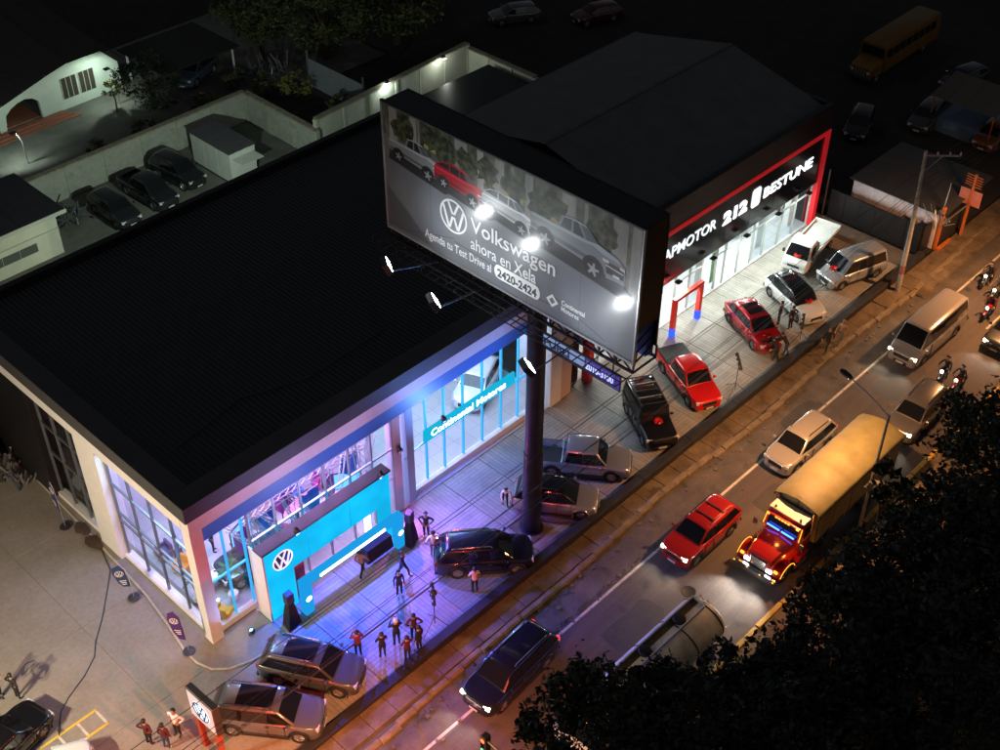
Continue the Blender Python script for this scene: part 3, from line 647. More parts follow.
for k, x in enumerate((33.2, 36.6, 40.0, 43.4, 46.8)):
    bx('flood_housing', x - .2, x + .2, -.62, -.3, 3.34, 3.44, M_dark, lp, .01)
    bx('flood_lens', x - .17, x + .17, -.6, -.32, 3.325, 3.338, glow('canopy_flood', (.93, 1, .93), 18), lp)
    lamp('AREA', 'canopy_flood_light', (x, -.46, 3.3), 290, (.92, 1, .9), lp, .34, (x, -3.2, 0))
# red event arch before the entrance, blue light at the feet
ra = thing('event_arch', 'red event arch with blue lit feet before the second showroom entrance', 'arch', (32.35, -1.0, 0))
M_ra = mat('arch_red', (.6, .05, .04), .45, emit=(1, .08, .04), es=.15); M_bl = glow('blue_foot', (.02, .06, 1), 2.6)
for x in (0, 2.5):
    bx('arch_leg', x, x + .3, 0, .28, .6, 2.5, M_ra, ra, .02); bx('lit_foot', x, x + .3, 0, .28, .0, .59, M_bl, ra, .02)
bx('arch_beam', 0, 2.8, 0, .28, 2.51, 2.74, M_ra, ra, .02)
# linking bay between the showrooms (recessed, mostly under the billboard)
lk = thing('link_building', 'narrow recessed shopfront bay with a red column between the two showrooms', 'building')
bx('interior_floor', 23.65, 30.0, .4, 2.6, -.02, .05, M_tile, lk)
bx('column', 23.65, 24.5, .05, .6, 0, 7.15, mat('peach_column', (.55, .42, .38), .5), lk, .01)
bx('column', 24.55, 25.6, .5, .9, 0, 7.15, M_blackm, lk, .01)
bx('column', 25.7, 26.1, -.2, .3, 0, 5.6, mat('red_column', (.55, .03, .03), .45), lk, .01)
bx('canopy', 24.55, 30.3, .1, 2.6, 7.16, 7.5, M_blackm, lk, .01)
glaze_front(lk, [26.15, 27.4, 28.7, 30.2], .08, [2.6], 5.4, .6)
bx('header_band', 26.15, 30.3, .4, .8, 5.42, 7.15, M_sigb, lk)
ceil_lamps(lk, [(27, 1.4), (28.4, 1.4), (29.6, 1.4)], 5.4, (1, .95, .82), 14)
lamp('AREA', 'ceiling_glow', (28.2, 1.5, 5.2), 330, (1, .95, .85), lk, 3.5, (28.2, -.5, 0), sy=1.2)

# ------------------------------------------------------------------ billboard on its mast
bb = thing('billboard', 'huge double-sided billboard of parked cars on a tall dark steel mast', 'billboard', (15.35, -5.4, 0))
by0, by1, bz0, bz1, bxf, bxb = -5.95, 8.3, 14.6, 20.8, -1.0, .55   # local to the mast
M_mast = mat('mast_steel', (.028, .03, .04), .38, metal=.5, var=.3, scale=2)
MB().lathe([(.47, 0), (.47, 5.2), (.43, 5.25), (.43, 14.9)], 24).build('mast', M_mast, bb)
MB().lathe([(.62, 0), (.62, .06), (.5, .08)], 20).build('base_plate', M_mast, bb)
MB().prism([(-.8, -.8), (.8, -.8), (.8, .8), (-.8, .8)], -.02, .05).build('footing', M_side, bb)
bx('back_face', bxb - .1, bxb, by0, by1, bz0, bz1, M_blackm, bb)
bx('end_panel', bxf + .11, bxb - .11, by0, by0 + .06, bz0 + 1.4, bz1 - .02, M_blackm, bb)
bx('end_panel', bxf + .11, bxb - .11, by1 - .06, by1, bz0, bz1 - .02, M_blackm, bb)
bx('top_panel', bxf + .11, bxb - .11, by0, by1, bz1 - .06, bz1 - .01, M_blackm, bb)
for a, b, n_ in ((bz0 - .12, bz0, 0), (bz1, bz1 + .06, 0)): bx('frame_rail', bxf - .04, bxf + .1, by0 - .05, by1 + .05, a, b, M_alu if n_ == 0 and a < bz0 else M_blackm, bb)
for yy in (by0 - .06, by1): bx('frame_rail', bxf - .04, bxf + .1, yy, yy + .06, bz0, bz1, M_alu, bb)
tr = MB()
n = 16
for k in range(n + 1):
    y = lerp(by0, by1, k / n)
    tr.bar((bxf + .1, y, bz0 - .6), (bxb, y, bz0 - .6), .07).bar((bxf + .1, y, bz0 - .6), (bxf + .1, y, bz0), .07).bar((bxb, y, bz0 - .6), (bxb, y, bz0), .07)
    if k < n:
        y2 = lerp(by0, by1, (k + 1) / n); tr.bar((bxf + .1, y, bz0 - .6), (bxf + .1, y2, bz0), .05).bar((bxf + .1, y, bz0 - .6), (bxb, y2, bz0 - .6), .05)
for x in (bxf + .1, bxb): tr.bar((x, by0, bz0 - .6), (x, by1, bz0 - .6), .1)
tag(tr.build('support_truss', M_blackm, bb, smooth=0), kind='stuff')
cw = MB()
for k in range(26): cw.bar((bxf - 1.0, lerp(by0, by1, k / 25), bz0 - .65), (bxf, lerp(by0, by1, k / 25), bz0 - .65), .04)
for x in (-1.0, -.66, -.33): cw.bar((bxf + x, by0, bz0 - .64), (bxf + x, by1, bz0 - .64), .04)
tag(cw.build('catwalk_grating', M_blackm, bb, smooth=0), kind='stuff')
cr = MB()
for k in range(10): cr.bar((bxf - 1.0, lerp(by0, by1, k / 9), bz0 - .65), (bxf - 1.0, lerp(by0, by1, k / 9), bz0 + .0), .03)
cr.bar((bxf - 1, by0, bz0), (bxf - 1, by1, bz0), .03); tag(cr.build('catwalk_rail', M_blackm, bb, smooth=0), kind='stuff')
st_ = MB()
for yy in (by0 + .2, by0 + .6):
    for a, b in ((bz0 - .6, bz0 + 1.3),): st_.bar((bxb - .05, yy, a), (bxb - .05, yy, b), .07)
for k in range(4): st_.bar((bxf + .15, by0 + .1, bz0 - .3 + k * .5), (bxb, by0 + .1, bz0 + .1 + k * .5), .06)
tag(st_.build('end_bracing', M_blackm, bb, smooth=0), kind='stuff')
bx('blue_reflector_panel', bxb - .5, bxb - .2, by0 + .15, by0 + .9, bz0 - .4, bz0 + 1.2, mat('blue_box', (.03, .07, .35), .3), bb)
# printed face, drawn as flat print: u runs left to right (along -Y), v up
U, V = by1 - by0, bz1 - bz0
def fm_(depth): return Matrix.Translation((bxf - depth, by1, bz0)) @ Matrix.Rotation(-PI / 2, 4, 'Z') @ Matrix.Rotation(PI / 2, 4, 'X')
LO = [0.0]
def pr(name, pts, m, layer, parent=None):
    o = MB().poly([(x * U, y * V, 0) for x, y in pts]).build(name, m, parent or bb, smooth=0)
    o.matrix_local = fm_(.0006 * (layer + LO[0])); return o
def ramp_print(name, c, c2, scale, st=(1, 1, 1), rough=.5, pos=(.35, .65), coat=.5):
    m = mat(name, c, rough, coat=coat); nt = m.node_tree; tc = nt.nodes.new('ShaderNodeTexCoord'); mp = nt.nodes.new('ShaderNodeMapping'); mp.inputs['Scale'].default_value = st
    n_ = nt.nodes.new('ShaderNodeTexNoise'); n_.inputs['Scale'].default_value = scale; n_.inputs['Detail'].default_value = 7; r_ = nt.nodes.new('ShaderNodeValToRGB')
    r_.color_ramp.elements[0].position, r_.color_ramp.elements[1].position = pos; r_.color_ramp.elements[0].color = (*c, 1); r_.color_ramp.elements[1].color = (*c2, 1)
    nt.links.new(tc.outputs['Object'], mp.inputs[0]); nt.links.new(mp.outputs[0], n_.inputs['Vector']); nt.links.new(n_.outputs['Fac'], r_.inputs[0]); nt.links.new(r_.outputs[0], nt.nodes['Principled BSDF'].inputs['Base Color'])
    return m
M_bstreet = ramp_print('print_street', (.13, .14, .16), (.2, .21, .235), .25, rough=.42, coat=.5)
bx('front_face', bxf - .0, bxf + .1, by0, by1, bz0, bz1, M_bstreet, bb)
pr('print_background', [(.004, .66), (.004, .99), (.996, .99), (.996, .60), (.6, .62), (.3, .66)], ramp_print('print_garden', (.03, .05, .025), (.22, .24, .16), 1.6, (1.6, .7, 1)), 1)
pr('print_pavement', [(.004, .60), (.004, .76), (.2, .75), (.5, .73), (.996, .70), (.996, .50), (.85, .54), (.5, .57), (.2, .59)], ramp_print('print_pave', (.16, .15, .14), (.25, .24, .22), .8), 2)
M_kp = ramp_print('print_yellow', (.45, .38, .08), (.55, .5, .2), 2)
for a, b, c, d in ((.18, .80, .36, .775), (.40, .77, .58, .75), (.64, .745, .84, .72)):
    pr('print_kerb', [(a, b), (c, d), (c, d + .03), (a, b + .03)], M_kp, 3)
M_col = ramp_print('print_columns', (.3, .3, .28), (.5, .5, .47), 1.2, (2, .4, 1))
for x, w, y in ((.03, .035, .78), (.12, .03, .76), (.155, .008, .72), (.31, .05, .7), (.40, .025, .74), (.47, .035, .72), (.53, .012, .7), (.585, .03, .7), (.72, .05, .64), (.80, .012, .62), (.90, .05, .57), (.965, .03, .55)):
    pr('print_pillar', [(x, y - .04), (x + w, y - .045), (x + w, .985), (x, .985)], M_col, 4)
M_tree = ramp_print('print_leaves', (.02, .026, .014), (.13, .145, .075), 3.2, (1, 1, 1), pos=(.42, .62))
rt = random.Random(5)
for cx, cy, r_ in ((.09, .86, .05), (.22, .9, .05), (.36, .84, .05), (.44, .86, .05), (.545, .84, .05), (.65, .8, .055), (.69, .86, .05), (.83, .76, .05), (.87, .84, .05), (.27, .85, .05)):
    pts = [(cx + r_ * q_ * math.cos(k * PI / 8), min(.985 - .0003 * k, cy + 2.2 * r_ * q_ * math.sin(k * PI / 8))) for k, q_ in enumerate([rt.uniform(.65, 1.15) for _ in range(16)])]
    so = MB().add([(cx * U, cy * V, 0)] + [(x * U, y * V, 0) for x, y in pts], [(0, i + 1, (i + 1) % 16 + 1) for i in range(16)]).build('print_shrub', M_tree, bb, smooth=0); so.matrix_local = fm_(.0006 * (5 + .08 * len(bb.children) % 1))
pr('print_shadow', [(.004, .35), (.004, .02), (.2, .02), (.1, .2)], mat('print_dark_street', (.1, .105, .12), .42, coat=.3), 2)
for k in range(4): pr('print_seam', [(.1 + .2 * k, .05 + .12 * (k % 2)), (.3 + .2 * k, .19 - .05 * k), (.3 + .2 * k, .197 - .05 * k), (.1 + .2 * k, .057 + .12 * (k % 2))], mat('print_seam', (.07, .07, .08), .5), 3)
M_pg = mat('print_glass', (.02, .026, .032), .4, coat=.5); M_pgl = mat('print_glass_light', (.12, .15, .17), .4, coat=.5); M_pt = mat('print_tyre', (.012, .012, .013), .6); M_prim = mat('print_rim', (.34, .35, .36), .5); M_plite = mat('print_lamp', (.7, .72, .72), .4); M_pclad = mat('print_cladding', (.025, .025, .028), .5)
def print_car(cx, cy, s, c, kind, sk):
    """flat printed car, three-quarter front view towards lower right; s = scale, sk = slope of its ground line"""
    LO[0] += 6.3
    cm = mat('print_paint_%s' % kind, c, .4, coat=.5); lt = mat('print_light_%s' % kind, tuple(min(1, k * 1.7 + .03) for k in c), .4, coat=.5); dk = mat('print_dark_%s' % kind, tuple(k * .45 for k in c), .4, coat=.5)
    def T(pts): return [(cx + x * s, cy + (y + sk * x) * s * 2.3) for x, y in pts]
    pr('print_shadow', T([(-.52, -.07), (.5, -.13), (.62, -.06), (.5, .02), (-.5, .03)]), mat('print_shadow', (.028, .028, .032), .6), 6)
    if kind.startswith('pickup'):
        body = [(-.5, .05), (-.51, .2), (-.49, .235), (-.2, .24), (-.15, .36), (-.02, .385), (.12, .375), (.24, .265), (.44, .235), (.52, .19), (.54, .1), (.52, -.03), (.36, -.06), (-.3, .0)]
        wins = [[(-.17, .245), (-.13, .345), (-.05, .36), (-.05, .245)], [(-.03, .245), (-.03, .36), (.02, .362), (.09, .25)]]
    else:
        body = [(-.5, .04), (-.51, .2), (-.47, .27), (-.36, .345), (-.18, .385), (.04, .385), (.14, .365), (.26, .26), (.45, .22), (.52, .17), (.54, .08), (.52, -.04), (.36, -.06), (-.3, .0)]
        wins = [[(-.45, .27), (-.34, .335), (-.22, .355), (-.22, .26)], [(-.2, .26), (-.2, .357), (-.04, .362), (-.04, .255)], [(-.02, .255), (-.02, .362), (.03, .36), (.1, .25)]]
    pr('print_body', T(body), cm, 7)
    pr('print_sill', T([(-.5, .04), (-.5, .075), (.3, .02), (.52, .0), (.52, -.04), (.36, -.06), (-.3, .0)]), M_pclad, 8)
    pr('print_panel', T([(-.49, .225), (-.2, .232), (.1, .24), (.24, .262), (.24, .235), (.1, .212), (-.49, .2)]), lt, 8)
    pr('print_lower_panel', T([(-.49, .13), (.22, .1), (.22, .06), (-.49, .085)]), dk, 8)
    pr('print_bonnet', T([(.13, .24), (.25, .262), (.45, .222), (.49, .185), (.3, .195)]), lt, 9)
    pr('print_roof', T([(-.16, .352), (-.02, .384), (.1, .376), (.13, .36), (.0, .363)]), lt, 9)
    for w_ in wins: pr('print_window', T(w_), M_pg, 9)
    pr('print_windshield', T([(.05, .355), (.125, .362), (.24, .262), (.12, .245)]), M_pgl, 10)
    pr('print_grille', T([(.33, .15), (.5, .155), (.53, .12), (.52, .05), (.34, .04)]), M_pclad, 9)
    pr('print_chrome', T([(.33, .12), (.52, .11), (.52, .1), (.33, .108)]), M_plite, 10)
    pr('print_bumper', T([(.33, .035), (.52, .045), (.52, .01), (.34, -.01)]), cm, 10)
    for a_, b_ in ((.29, .36), (.47, .53)): pr('print_lamp', T([(a_, .165), (b_, .165), (b_, .135), (a_ + .01, .14)]), M_plite, 11)
    pr('print_plate', T([(.41, .06), (.48, .062), (.48, .04), (.41, .038)]), M_plite, 11)
    for wx, wy, wr_ in ((-.33, .035, .088), (.2, .0, .1)):
        pr('print_arch', T([(wx + wr_ * 1.22 * math.cos(k * PI / 9), wy + .01 + wr_ * 1.18 * math.sin(k * PI / 9)) for k in range(18)]), M_pclad, 10)
        pr('print_tyre', T([(wx + wr_ * math.cos(k * PI / 9), wy + wr_ * math.sin(k * PI / 9)) for k in range(18)]), M_pt, 11)
        pr('print_rim', T([(wx + wr_ * .66 * math.cos(k * PI / 10) * (1 if k % 4 < 2 else .45), wy + wr_ * .66 * math.sin(k * PI / 10) * (1 if k % 4 < 2 else .45)) for k in range(20)]), M_prim, 12)
print_car(.145, .60, .24, (.3, .32, .34), 'pickup_a', -.05); print_car(.335, .575, .225, (.5, .015, .03), 'red', -.055)
print_car(.53, .56, .22, (.52, .54, .57), 'silver', -.06); print_car(.775, .55, .33, (.25, .28, .31), 'pickup_b', -.04)
M_pw = mat('print_white', (.85, .86, .88), .5)
def pt_(txt, size, u, v, m=M_pw, bold=0, sx=1.0, layer=13, width=None):
    return text_mesh(txt, size, 'print_lettering', m, bb, fm_(.0006 * (layer + 30)) @ Matrix.Translation((u * U, v * V, 0)), bold, .001, sx=sx, width=width)
lg = roundel(.82, fm_(.025) @ Matrix.Translation((.30 * U, .375 * V, 0)), M_pw, bb, 'print_emblem', .002)
pt_('Volkswagen', 1.0, .372, .335, bold=.012, width=.335 * U)
pt_('ahora en', .84, .372, .195, bold=.0, width=.163 * U); pt_('Xela', .84, .548, .195, bold=.014, width=.088 * U)
pt_('Agenda tu Test Drive al', .6, .172, .085, bold=.006, width=.285 * U)
pill = [(0, .25), (.1, .05), (.25, 0), (2.35, 0), (2.5, .05), (2.6, .25), (2.6, .45), (2.5, .65), (2.35, .7), (.25, .7), (.1, .65), (0, .45)]
po = MB().poly([(x, y, 0) for x, y in pill]).build('print_pill', M_pw, bb, smooth=0); po.matrix_local = fm_(.025) @ Matrix.Translation((.47 * U, .07 * V, 0))
pt_('2420-2424', .56, .482, .088, mat('print_ink', (.05, .055, .06), .5), bold=.02, width=2.25, layer=14)
for s_ in (1, -1):
    po = MB().poly([(0, .33 * s_, 0), (.33, 0, 0), (.17, -.0, 0), (0, .17 * s_, 0), (-.17, 0, 0), (-.33, 0, 0)]).build('print_emblem', M_pw, bb, smooth=0); po.matrix_local = fm_(.0254) @ Matrix.Translation((.70 * U, .135 * V, 0))
pt_('Continental', .34, .735, .145, bold=.006, width=1.25); pt_('Motores', .34, .735, .095, bold=.006, width=.95)
for k_, m_ in MATS.items():
    if k_.startswith('print_') and 'Principled BSDF' in m_.node_tree.nodes:
        b_ = m_.node_tree.nodes['Principled BSDF']; b_.inputs['Coat Weight'].default_value = .6; b_.inputs['Coat Roughness'].default_value = .16
for f_ in (.2, .4, .6, .8): bx('vinyl_seam', bxf - .002, bxf - .0005, by1 - f_ * U - .01, by1 - f_ * U + .01, bz0, bz1, mat('seam_grey', (.1, .105, .115), .5), bb)
# floodlights on arms
for k, (yv, fz, hy) in enumerate(((5.05, 15.4, 3.2), (2.2, 14.96, .6), (-3.1, 14.5, -4.6))):
    fx = -3.95
    MB().tube([(bxf, yv, bz0 - .5), (fx + .3, yv, fz - .45), (fx - .1, yv, fz)], .035, 6).build('floodlight_arm', M_mast, bb)
    d = (Vector((bxf, hy, 16.9)) - Vector((fx, yv, fz))).normalized(); q = d.to_track_quat('Z', 'Y').to_matrix().to_4x4()
    h = MB().box(-.36, .36, -.3, .3, -.22, .06).build('floodlight', M_dark, bb, .03); h.matrix_local = Matrix.Translation((fx, yv, fz)) @ q
    l_ = MB().box(-.3, .3, -.22, .22, .065, .075).build('floodlight_lens', glow('flood_lens', (.9, .97, 1), 60), bb, smooth=0); l_.matrix_local = Matrix.Translation((fx, yv, fz)) @ q
    lm = lamp('SPOT', 'flood_beam', tuple(Vector((fx, yv, fz)) + d * .16), 230, (.88, .96, 1), bb, .12, None, 110, .9); lm.rotation_euler = d.to_track_quat('-Z', 'Y').to_euler()
# small advert strip hung under the billboard
sb = thing('advert_strip', 'pale blue and purple phone-number advert strip hung under the billboard', 'sign', (15.3, -5.1, 0))
M_str = mat('strip_blue', (.25, .38, .62), .5, emit=(.3, .45, .8), es=.4); M_str2 = mat('strip_purple', (.07, .05, .3), .5, emit=(.12, .1, .8), es=.25)
MB().poly([(0, -.1, 11.87), (0, -3.1, 11.87), (0, -3.1, 12.5), (0, -.1, 12.5)]).build('strip_panel', M_str, sb, smooth=0)
MB().poly([(0, -3.11, 11.87), (0, -5.0, 11.8), (0, -5.0, 12.5), (0, -3.11, 12.5)]).build('strip_panel', M_str2, sb, smooth=0)
bx('strip_frame', .005, .06, -5.05, -.05, 11.75, 12.55, M_blackm, sb)
for yy in (-1.2, -4.6): MB().bar((.03, yy, 12.5), (.03, yy, 14.05), .05).build('hanger', M_blackm, sb)
text_mesh('PUBLI', .5, 'strip_lettering', mat('strip_navy', (.03, .05, .16), .5), sb, side_m(-.012, -.75, 12.0), .02, .002, sx=1.2)
text_mesh('2010-3100', .52, 'strip_lettering', glow('strip_digits', (.55, .6, 1), 1.3), sb, side_m(-.012, -3.05 + .85, 11.98) @ Matrix.Translation((.95, 0, 0)), .015, .002, sx=.68)
# ------------------------------------------------------------------ vehicles
M_tyre = mat('tyre', (.012, .012, .013), .8); M_rim = mat('alloy', (.42, .43, .45), .3, metal=.8); M_cglass = mat('car_glass', (.008, .009, .011), .06, spec=.8)
M_trim = mat('black_trim', (.016, .016, .018), .5); M_chrome = mat('chrome', (.6, .61, .63), .18, metal=1)
M_hl = mat('headlight', (.6, .62, .65), .15, coat=1); M_tl = mat('taillight', (.3, .01, .012), .2, coat=1)
M_hlon = glow('headlight_on', (1, .82, .5), 9); M_hlw = glow('headlight_white', (.95, .97, 1), 8); M_tlon = glow('taillight_on', (1, .03, .02), 2.5)
M_plate = mat('plate', (.55, .55, .52), .5); M_amb = glow('amber_marker', (1, .36, .03), 2.6)
def wheel_mesh(r, w):
    t = MB().lathe([(r * .66, -w / 2), (r * .94, -w / 2), (r, -w * .36), (r, w * .36), (r * .94, w / 2), (r * .66, w / 2), (r * .62, w * .3), (r * .62, -w * .3)], 20, axis='y')
    t.f = t.f[:-2]; t.mi = t.mi[:-2]
    n = 20; base = 7 * n
    t.f += [(base + i, base + (i + 1) % n, (i + 1) % n, i) for i in range(n)]; t.mi += [0] * n
    rm = MB().lathe([(r * .64, w * .32), (r * .6, w * .34), (r * .56, w * .2), (.001, w * .2)], 20, axis='y', caps=False)
    for k in range(5):
        a = k * 2 * PI / 5; c, s_ = math.cos(a), math.sin(a)
        rm.bar((c * .02, w * .3, s_ * .02), (c * r * .6, w * .33, s_ * r * .6), .075, .03)
    rm.lathe([(.07, w * .26), (.06, w * .4), (.001, w * .41)], 10, axis='y', caps=False)
    return t, rm
_wc = {}
def wheels(t, L, spots, r, w=.23, rim=None):
    key = (r, w, rim)
    for x, y in spots:
        if key not in _wc:
            a, b = wheel_mesh(r, w); o = a.build('wheel', M_tyre, t); q = b.build('rim', rim or M_rim, o); _wc[key] = o
        else:
            o = copy_tree(_wc[key], t)
        o.location = (x, y, r); o.rotation_euler = (0, random.uniform(0, 1), 0 if y > 0 else PI)
def car(name, label, cat, pm, loc, hd, L=4.5, Wd=1.85, H=1.7, wb=None, wr=None, belt=None, hood=1.05, hz=None, wsb=None, roof=None, tail=None, bed=None, boxy=0.0, roof_m=None, rails=False, sunroof=False, lights=None, tails=False, rack=False, group=None, pillars=(.30, .62), spare=False, rim=None, detail=True, grille='trim', hood_open=False, nose=None, clr=.24, cover=False, mirrors=True, crossbars=False):
    t = thing(name, label, cat, loc, R(hd), group)
    tall = H >= 1.68; wr = wr or (.385 if tall else .35); belt = belt or (1.1 if tall else 1.0); hz = hz or ((.95, 1.08) if tall else (.82, .98)); nose = nose if nose is not None else (.07 if tall else .1)
    h = Wd / 2; wb = wb or L * .595; fx = L / 2 - L * .185; rx = fx - wb; ra = wr + .06
    wsb = wsb if wsb is not None else L / 2 - hood           # windscreen base x
    roof = roof or (wsb - .78, -L / 2 + .55)                 # roof front x, roof rear x
    tail = tail if tail is not None else -L / 2 + .1         # rear window base x
    # lower body
    xs = {-L / 2, -L / 2 + .05, -L / 2 + .16, -L / 2 + .3, L / 2, L / 2 - .04, L / 2 - .12, L / 2 - .3, L / 2 - .6, wsb, tail, 0, L * .12, -L * .12}
    for c in (fx, rx):
        for k in range(-4, 5): xs.add(c + ra * math.sin(k * PI / 8) * 1.0)
        xs.add(c - ra - .012); xs.add(c + ra + .012)
    if bed: xs |= {bed[0], bed[0] - .02, bed[1], bed[1] + .02}
    xs = sorted(x for x in xs if -L / 2 <= x <= L / 2); xs = [x for i, x in enumerate(xs) if i == 0 or x - xs[i - 1] > .008]
    wid = [(-L / 2, .74 + boxy * .2), (-L / 2 + .05, .85 + boxy * .11), (-L / 2 + .2, .945 + boxy * .04), (-L / 2 + .5, .985), (-L * .1, 1), (L * .2, 1), (L / 2 - .6, .985), (L / 2 - .3, .925 + boxy * .06), (L / 2 - .12, .82 + boxy * .14), (L / 2 - .04, .68 + boxy * .24), (L / 2, .54 + boxy * .36)]
    zt = [(-L / 2, belt - .16), (-L / 2 + .05, belt - .05), (-L / 2 + .16, belt), (wsb - .1, belt), (wsb + .05, hz[1]), (L / 2 - .4, hz[0] + .05), (L / 2 - .16, hz[0]), (L / 2 - .05, hz[0] - nose), (L / 2, hz[0] - nose * 2)]
    rings = []
    for x in xs:
        w = h * pw(wid, x); z = pw(zt, x); zl = clr if abs(x) < L / 2 - .3 else clr + .04
        for c in (fx, rx):
            if abs(x - c) < ra + .001: zl = max(zl, wr + math.sqrt(max(0, ra * ra - (x - c) ** 2)))
        zm = max(lerp(zl, z, .45), zl + .015); zs = max(z - .13, zm + .01)
        drop = .45 if bed and bed[0] - .01 > x > bed[1] + .01 else 0
        inn = w - .09 if drop else w * .62
        half = [(w * .955, zl), (w, zm), (w * .985, zs), (w * .93, z - .02), (w - .075 if drop else w * .86, z), (inn, z - drop + (0 if drop else .018)), (0, z - drop + (0 if drop else .03))]
        rings.append([(x, y, zz) for y, zz in half] + [(x, -y, zz) for y, zz in reversed(half[:-1])])
    MB().loft(rings, closed=False).build('body', pm, t, smooth=60, subd=1)
    MB().box(-L / 2 + .15, L / 2 - .2, -h + .3, h - .3, clr - .04, min(hz[0], belt) - .2).build('underbody', M_trim, t, smooth=0)
    for c in (fx, rx):
        MB().box(c - ra * .98, c + ra * .98, -h + .12, h - .12, clr, wr + ra * .7).build('wheel_well', M_trim, t, smooth=0)
    wheels(t, L, [(fx, h - .13), (fx, -h + .13), (rx, h - .13), (rx, -h + .13)], wr, .23, rim)
    for c in (fx, rx):
        for s in (-1, 1): MB().tube([(c + (ra + .01) * math.cos(a_), s * (h * .985), wr + (ra + .01) * math.sin(a_)) for a_ in [PI * (-.12 + 1.24 * k / 8) for k in range(9)]], .035, 5).build('arch_trim', M_trim if tall else pm, t)
    # cabin
    wbs, wrf = h * .94, h * (.73 + .13 * boxy)
    def tpr(x): return 1 - .09 * (1 - boxy * .7) * ((x - (wsb + tail) / 2) / ((wsb - tail) / 2)) ** 2
    def wz(z): return lerp(wbs, wrf, (z - belt) / (H - belt))
    cr = .045 * (1 - boxy * .5)
    ol = [(wsb, belt - .02), (lerp(wsb, roof[0], .5), lerp(belt, H - .06, .52)), (roof[0] + .1, H - .085), (roof[0] - .12, H - .025), (lerp(roof[0], roof[1], .4), H), (roof[1] + .2, H - .02), (roof[1], H - .06), (lerp(roof[1], tail, .55), lerp(H - .06, belt, .5)), (tail, belt - .02)]
    fr = (-1, -.93, -.6, 0, .6, .93, 1)
    grid = [[(x, f * wz(min(z, H)) * tpr(x), z + cr * (1 - f * f) - ((.055 if abs(f) == 1 else .012 if abs(f) > .9 else 0) if z > belt + .3 else 0)) for f in fr] for x, z in ol]
    cb = MB(); cb.loft(grid, caps=False, closed=False)
    nf = len(fr)
    for i, sgn in ((0, 1), (nf - 1, -1)): cb.add([g[i] for g in grid], [tuple(range(len(ol)))])
    cb.build('roof', roof_m or pm, t, smooth=42, weld=True)
    def patch(name, i0, i1, t0, t1, f0, m, off=.012):
        a, b = Vector((ol[i0][0], 0, ol[i0][1])), Vector((ol[i1][0], 0, ol[i1][1])); mid = Vector((ol[(i0 + i1) // 2][0], 0, ol[(i0 + i1) // 2][1])) if abs(i1 - i0) > 1 else (a + b) / 2
        nrm = Vector((-(b - a).z, 0, (b - a).x)).normalized(); nrm = nrm if nrm.z > 0 else -nrm
        rows = []
        for tt in [t0 + (t1 - t0) * k / 4 for k in range(5)]:
            p = a * (1 - tt) ** 2 + (mid * 2 - (a + b) / 2) * (2 * tt * (1 - tt)) + b * tt ** 2
            p = p + nrm * off
            rows.append([(p.x, f * f0 * wz(min(p.z, H)) * tpr(p.x), p.z + cr * (1 - (f * f0) ** 2) + .004) for f in (-1, -.5, 0, .5, 1)])
        return MB().loft(rows, caps=False, closed=False).build(name, m, t, smooth=60)
    patch('windshield', 0, 2, .05, .97, .9, M_cglass); patch('rear_window', 6, 8, .08, .8, .86, M_cglass)
    z0, z1 = belt + .03, H - .13
    def edge(x0, zA, x1, zB, z): return lerp(x0, x1, (z - zA) / (zB - zA))
    fA = lambda z: edge(wsb, belt, roof[0] + .1, H - .085, z) - .10
    rA = lambda z: edge(tail, belt, roof[1], H - .06, z) + .14
    cuts = [lerp(fA(z0), rA(z0), p) for p in pillars]
    segs = [None] + cuts + [None]
    for i in range(len(segs) - 1):
        a0 = (lambda z: fA(z)) if segs[i] is None else (lambda z, c=segs[i]: c - .014)
        b0 = (lambda z: rA(z)) if segs[i + 1] is None else (lambda z, c=segs[i + 1]: c + .014)
        for s in (-1, 1):
            pts = [(a0(z0), z0), (a0(z1), z1), (b0(z1), z1), (b0(z0), z0)]
            if pts[0][0] < pts[3][0] + .1: continue
            if pts[1][0] < pts[2][0]: pts = [pts[0], (pts[2][0], lerp(z0, z1, .7)), pts[3]]
            MB().poly([(x, s * (wz(z) * tpr(x) + .018), z) for x, z in pts]).build('side_window', M_cglass, t, smooth=0)
    # details
    wf = h * pw(wid, L / 2 - .12)
    for s in (-1, 1):
        hm = (M_hlw if lights == 'white' else M_hlon) if lights else M_hl
        hl = MB().loft([[(L / 2 - .05 - .02 * k - d, s * (wf - .30 + .30 * k), zz) for d, zz in ((.02, hz[0] - nose * 1.3 - .12), (-.02, hz[0] - nose * 1.3 - .1), (.0, hz[0] - nose * .7), (.1, hz[0] - nose * .6))] for k in (0, .5, 1.05)])
        hl.build('headlight', hm, t)
        MB().box(-L / 2 - .012, -L / 2 + .1, s * (h * .9) - .17 * s - .1, s * (h * .9) - .17 * s + .1, belt - .34, belt - .06).build('taillight', M_tlon if tails else M_tl, t, .02)
        if mirrors: MB().box(wsb - .32, wsb - .2, s * (h + .02), s * (h + .2), belt + .0, belt + .15).build('mirror', pm, t, .03)
        if detail:
            for xx in (.12, -.85): MB().box(xx, xx + .2, s * h * .992, s * (h + .03), belt - .17, belt - .14).build('door_handle', M_chrome if rails else pm, t, smooth=0)
            MB().box(rx + ra + .04, fx - ra - .04, s * (h - .02), s * (h + .012), clr - .01, clr + (.2 if tall else .1)).build('side_sill', M_trim, t, .01)
        if rails:
            MB().tube([(roof[0] - .2, s * (wrf - .1), H - .02), (roof[0] - .3, s * (wrf - .1), H + .07), (roof[1] + .35, s * (wrf - .07), H + .06), (roof[1] + .25, s * (wrf - .1), H - .02)], .03, 6).build('roof_rail', M_chrome if rails == 'chrome' else M_trim, t)
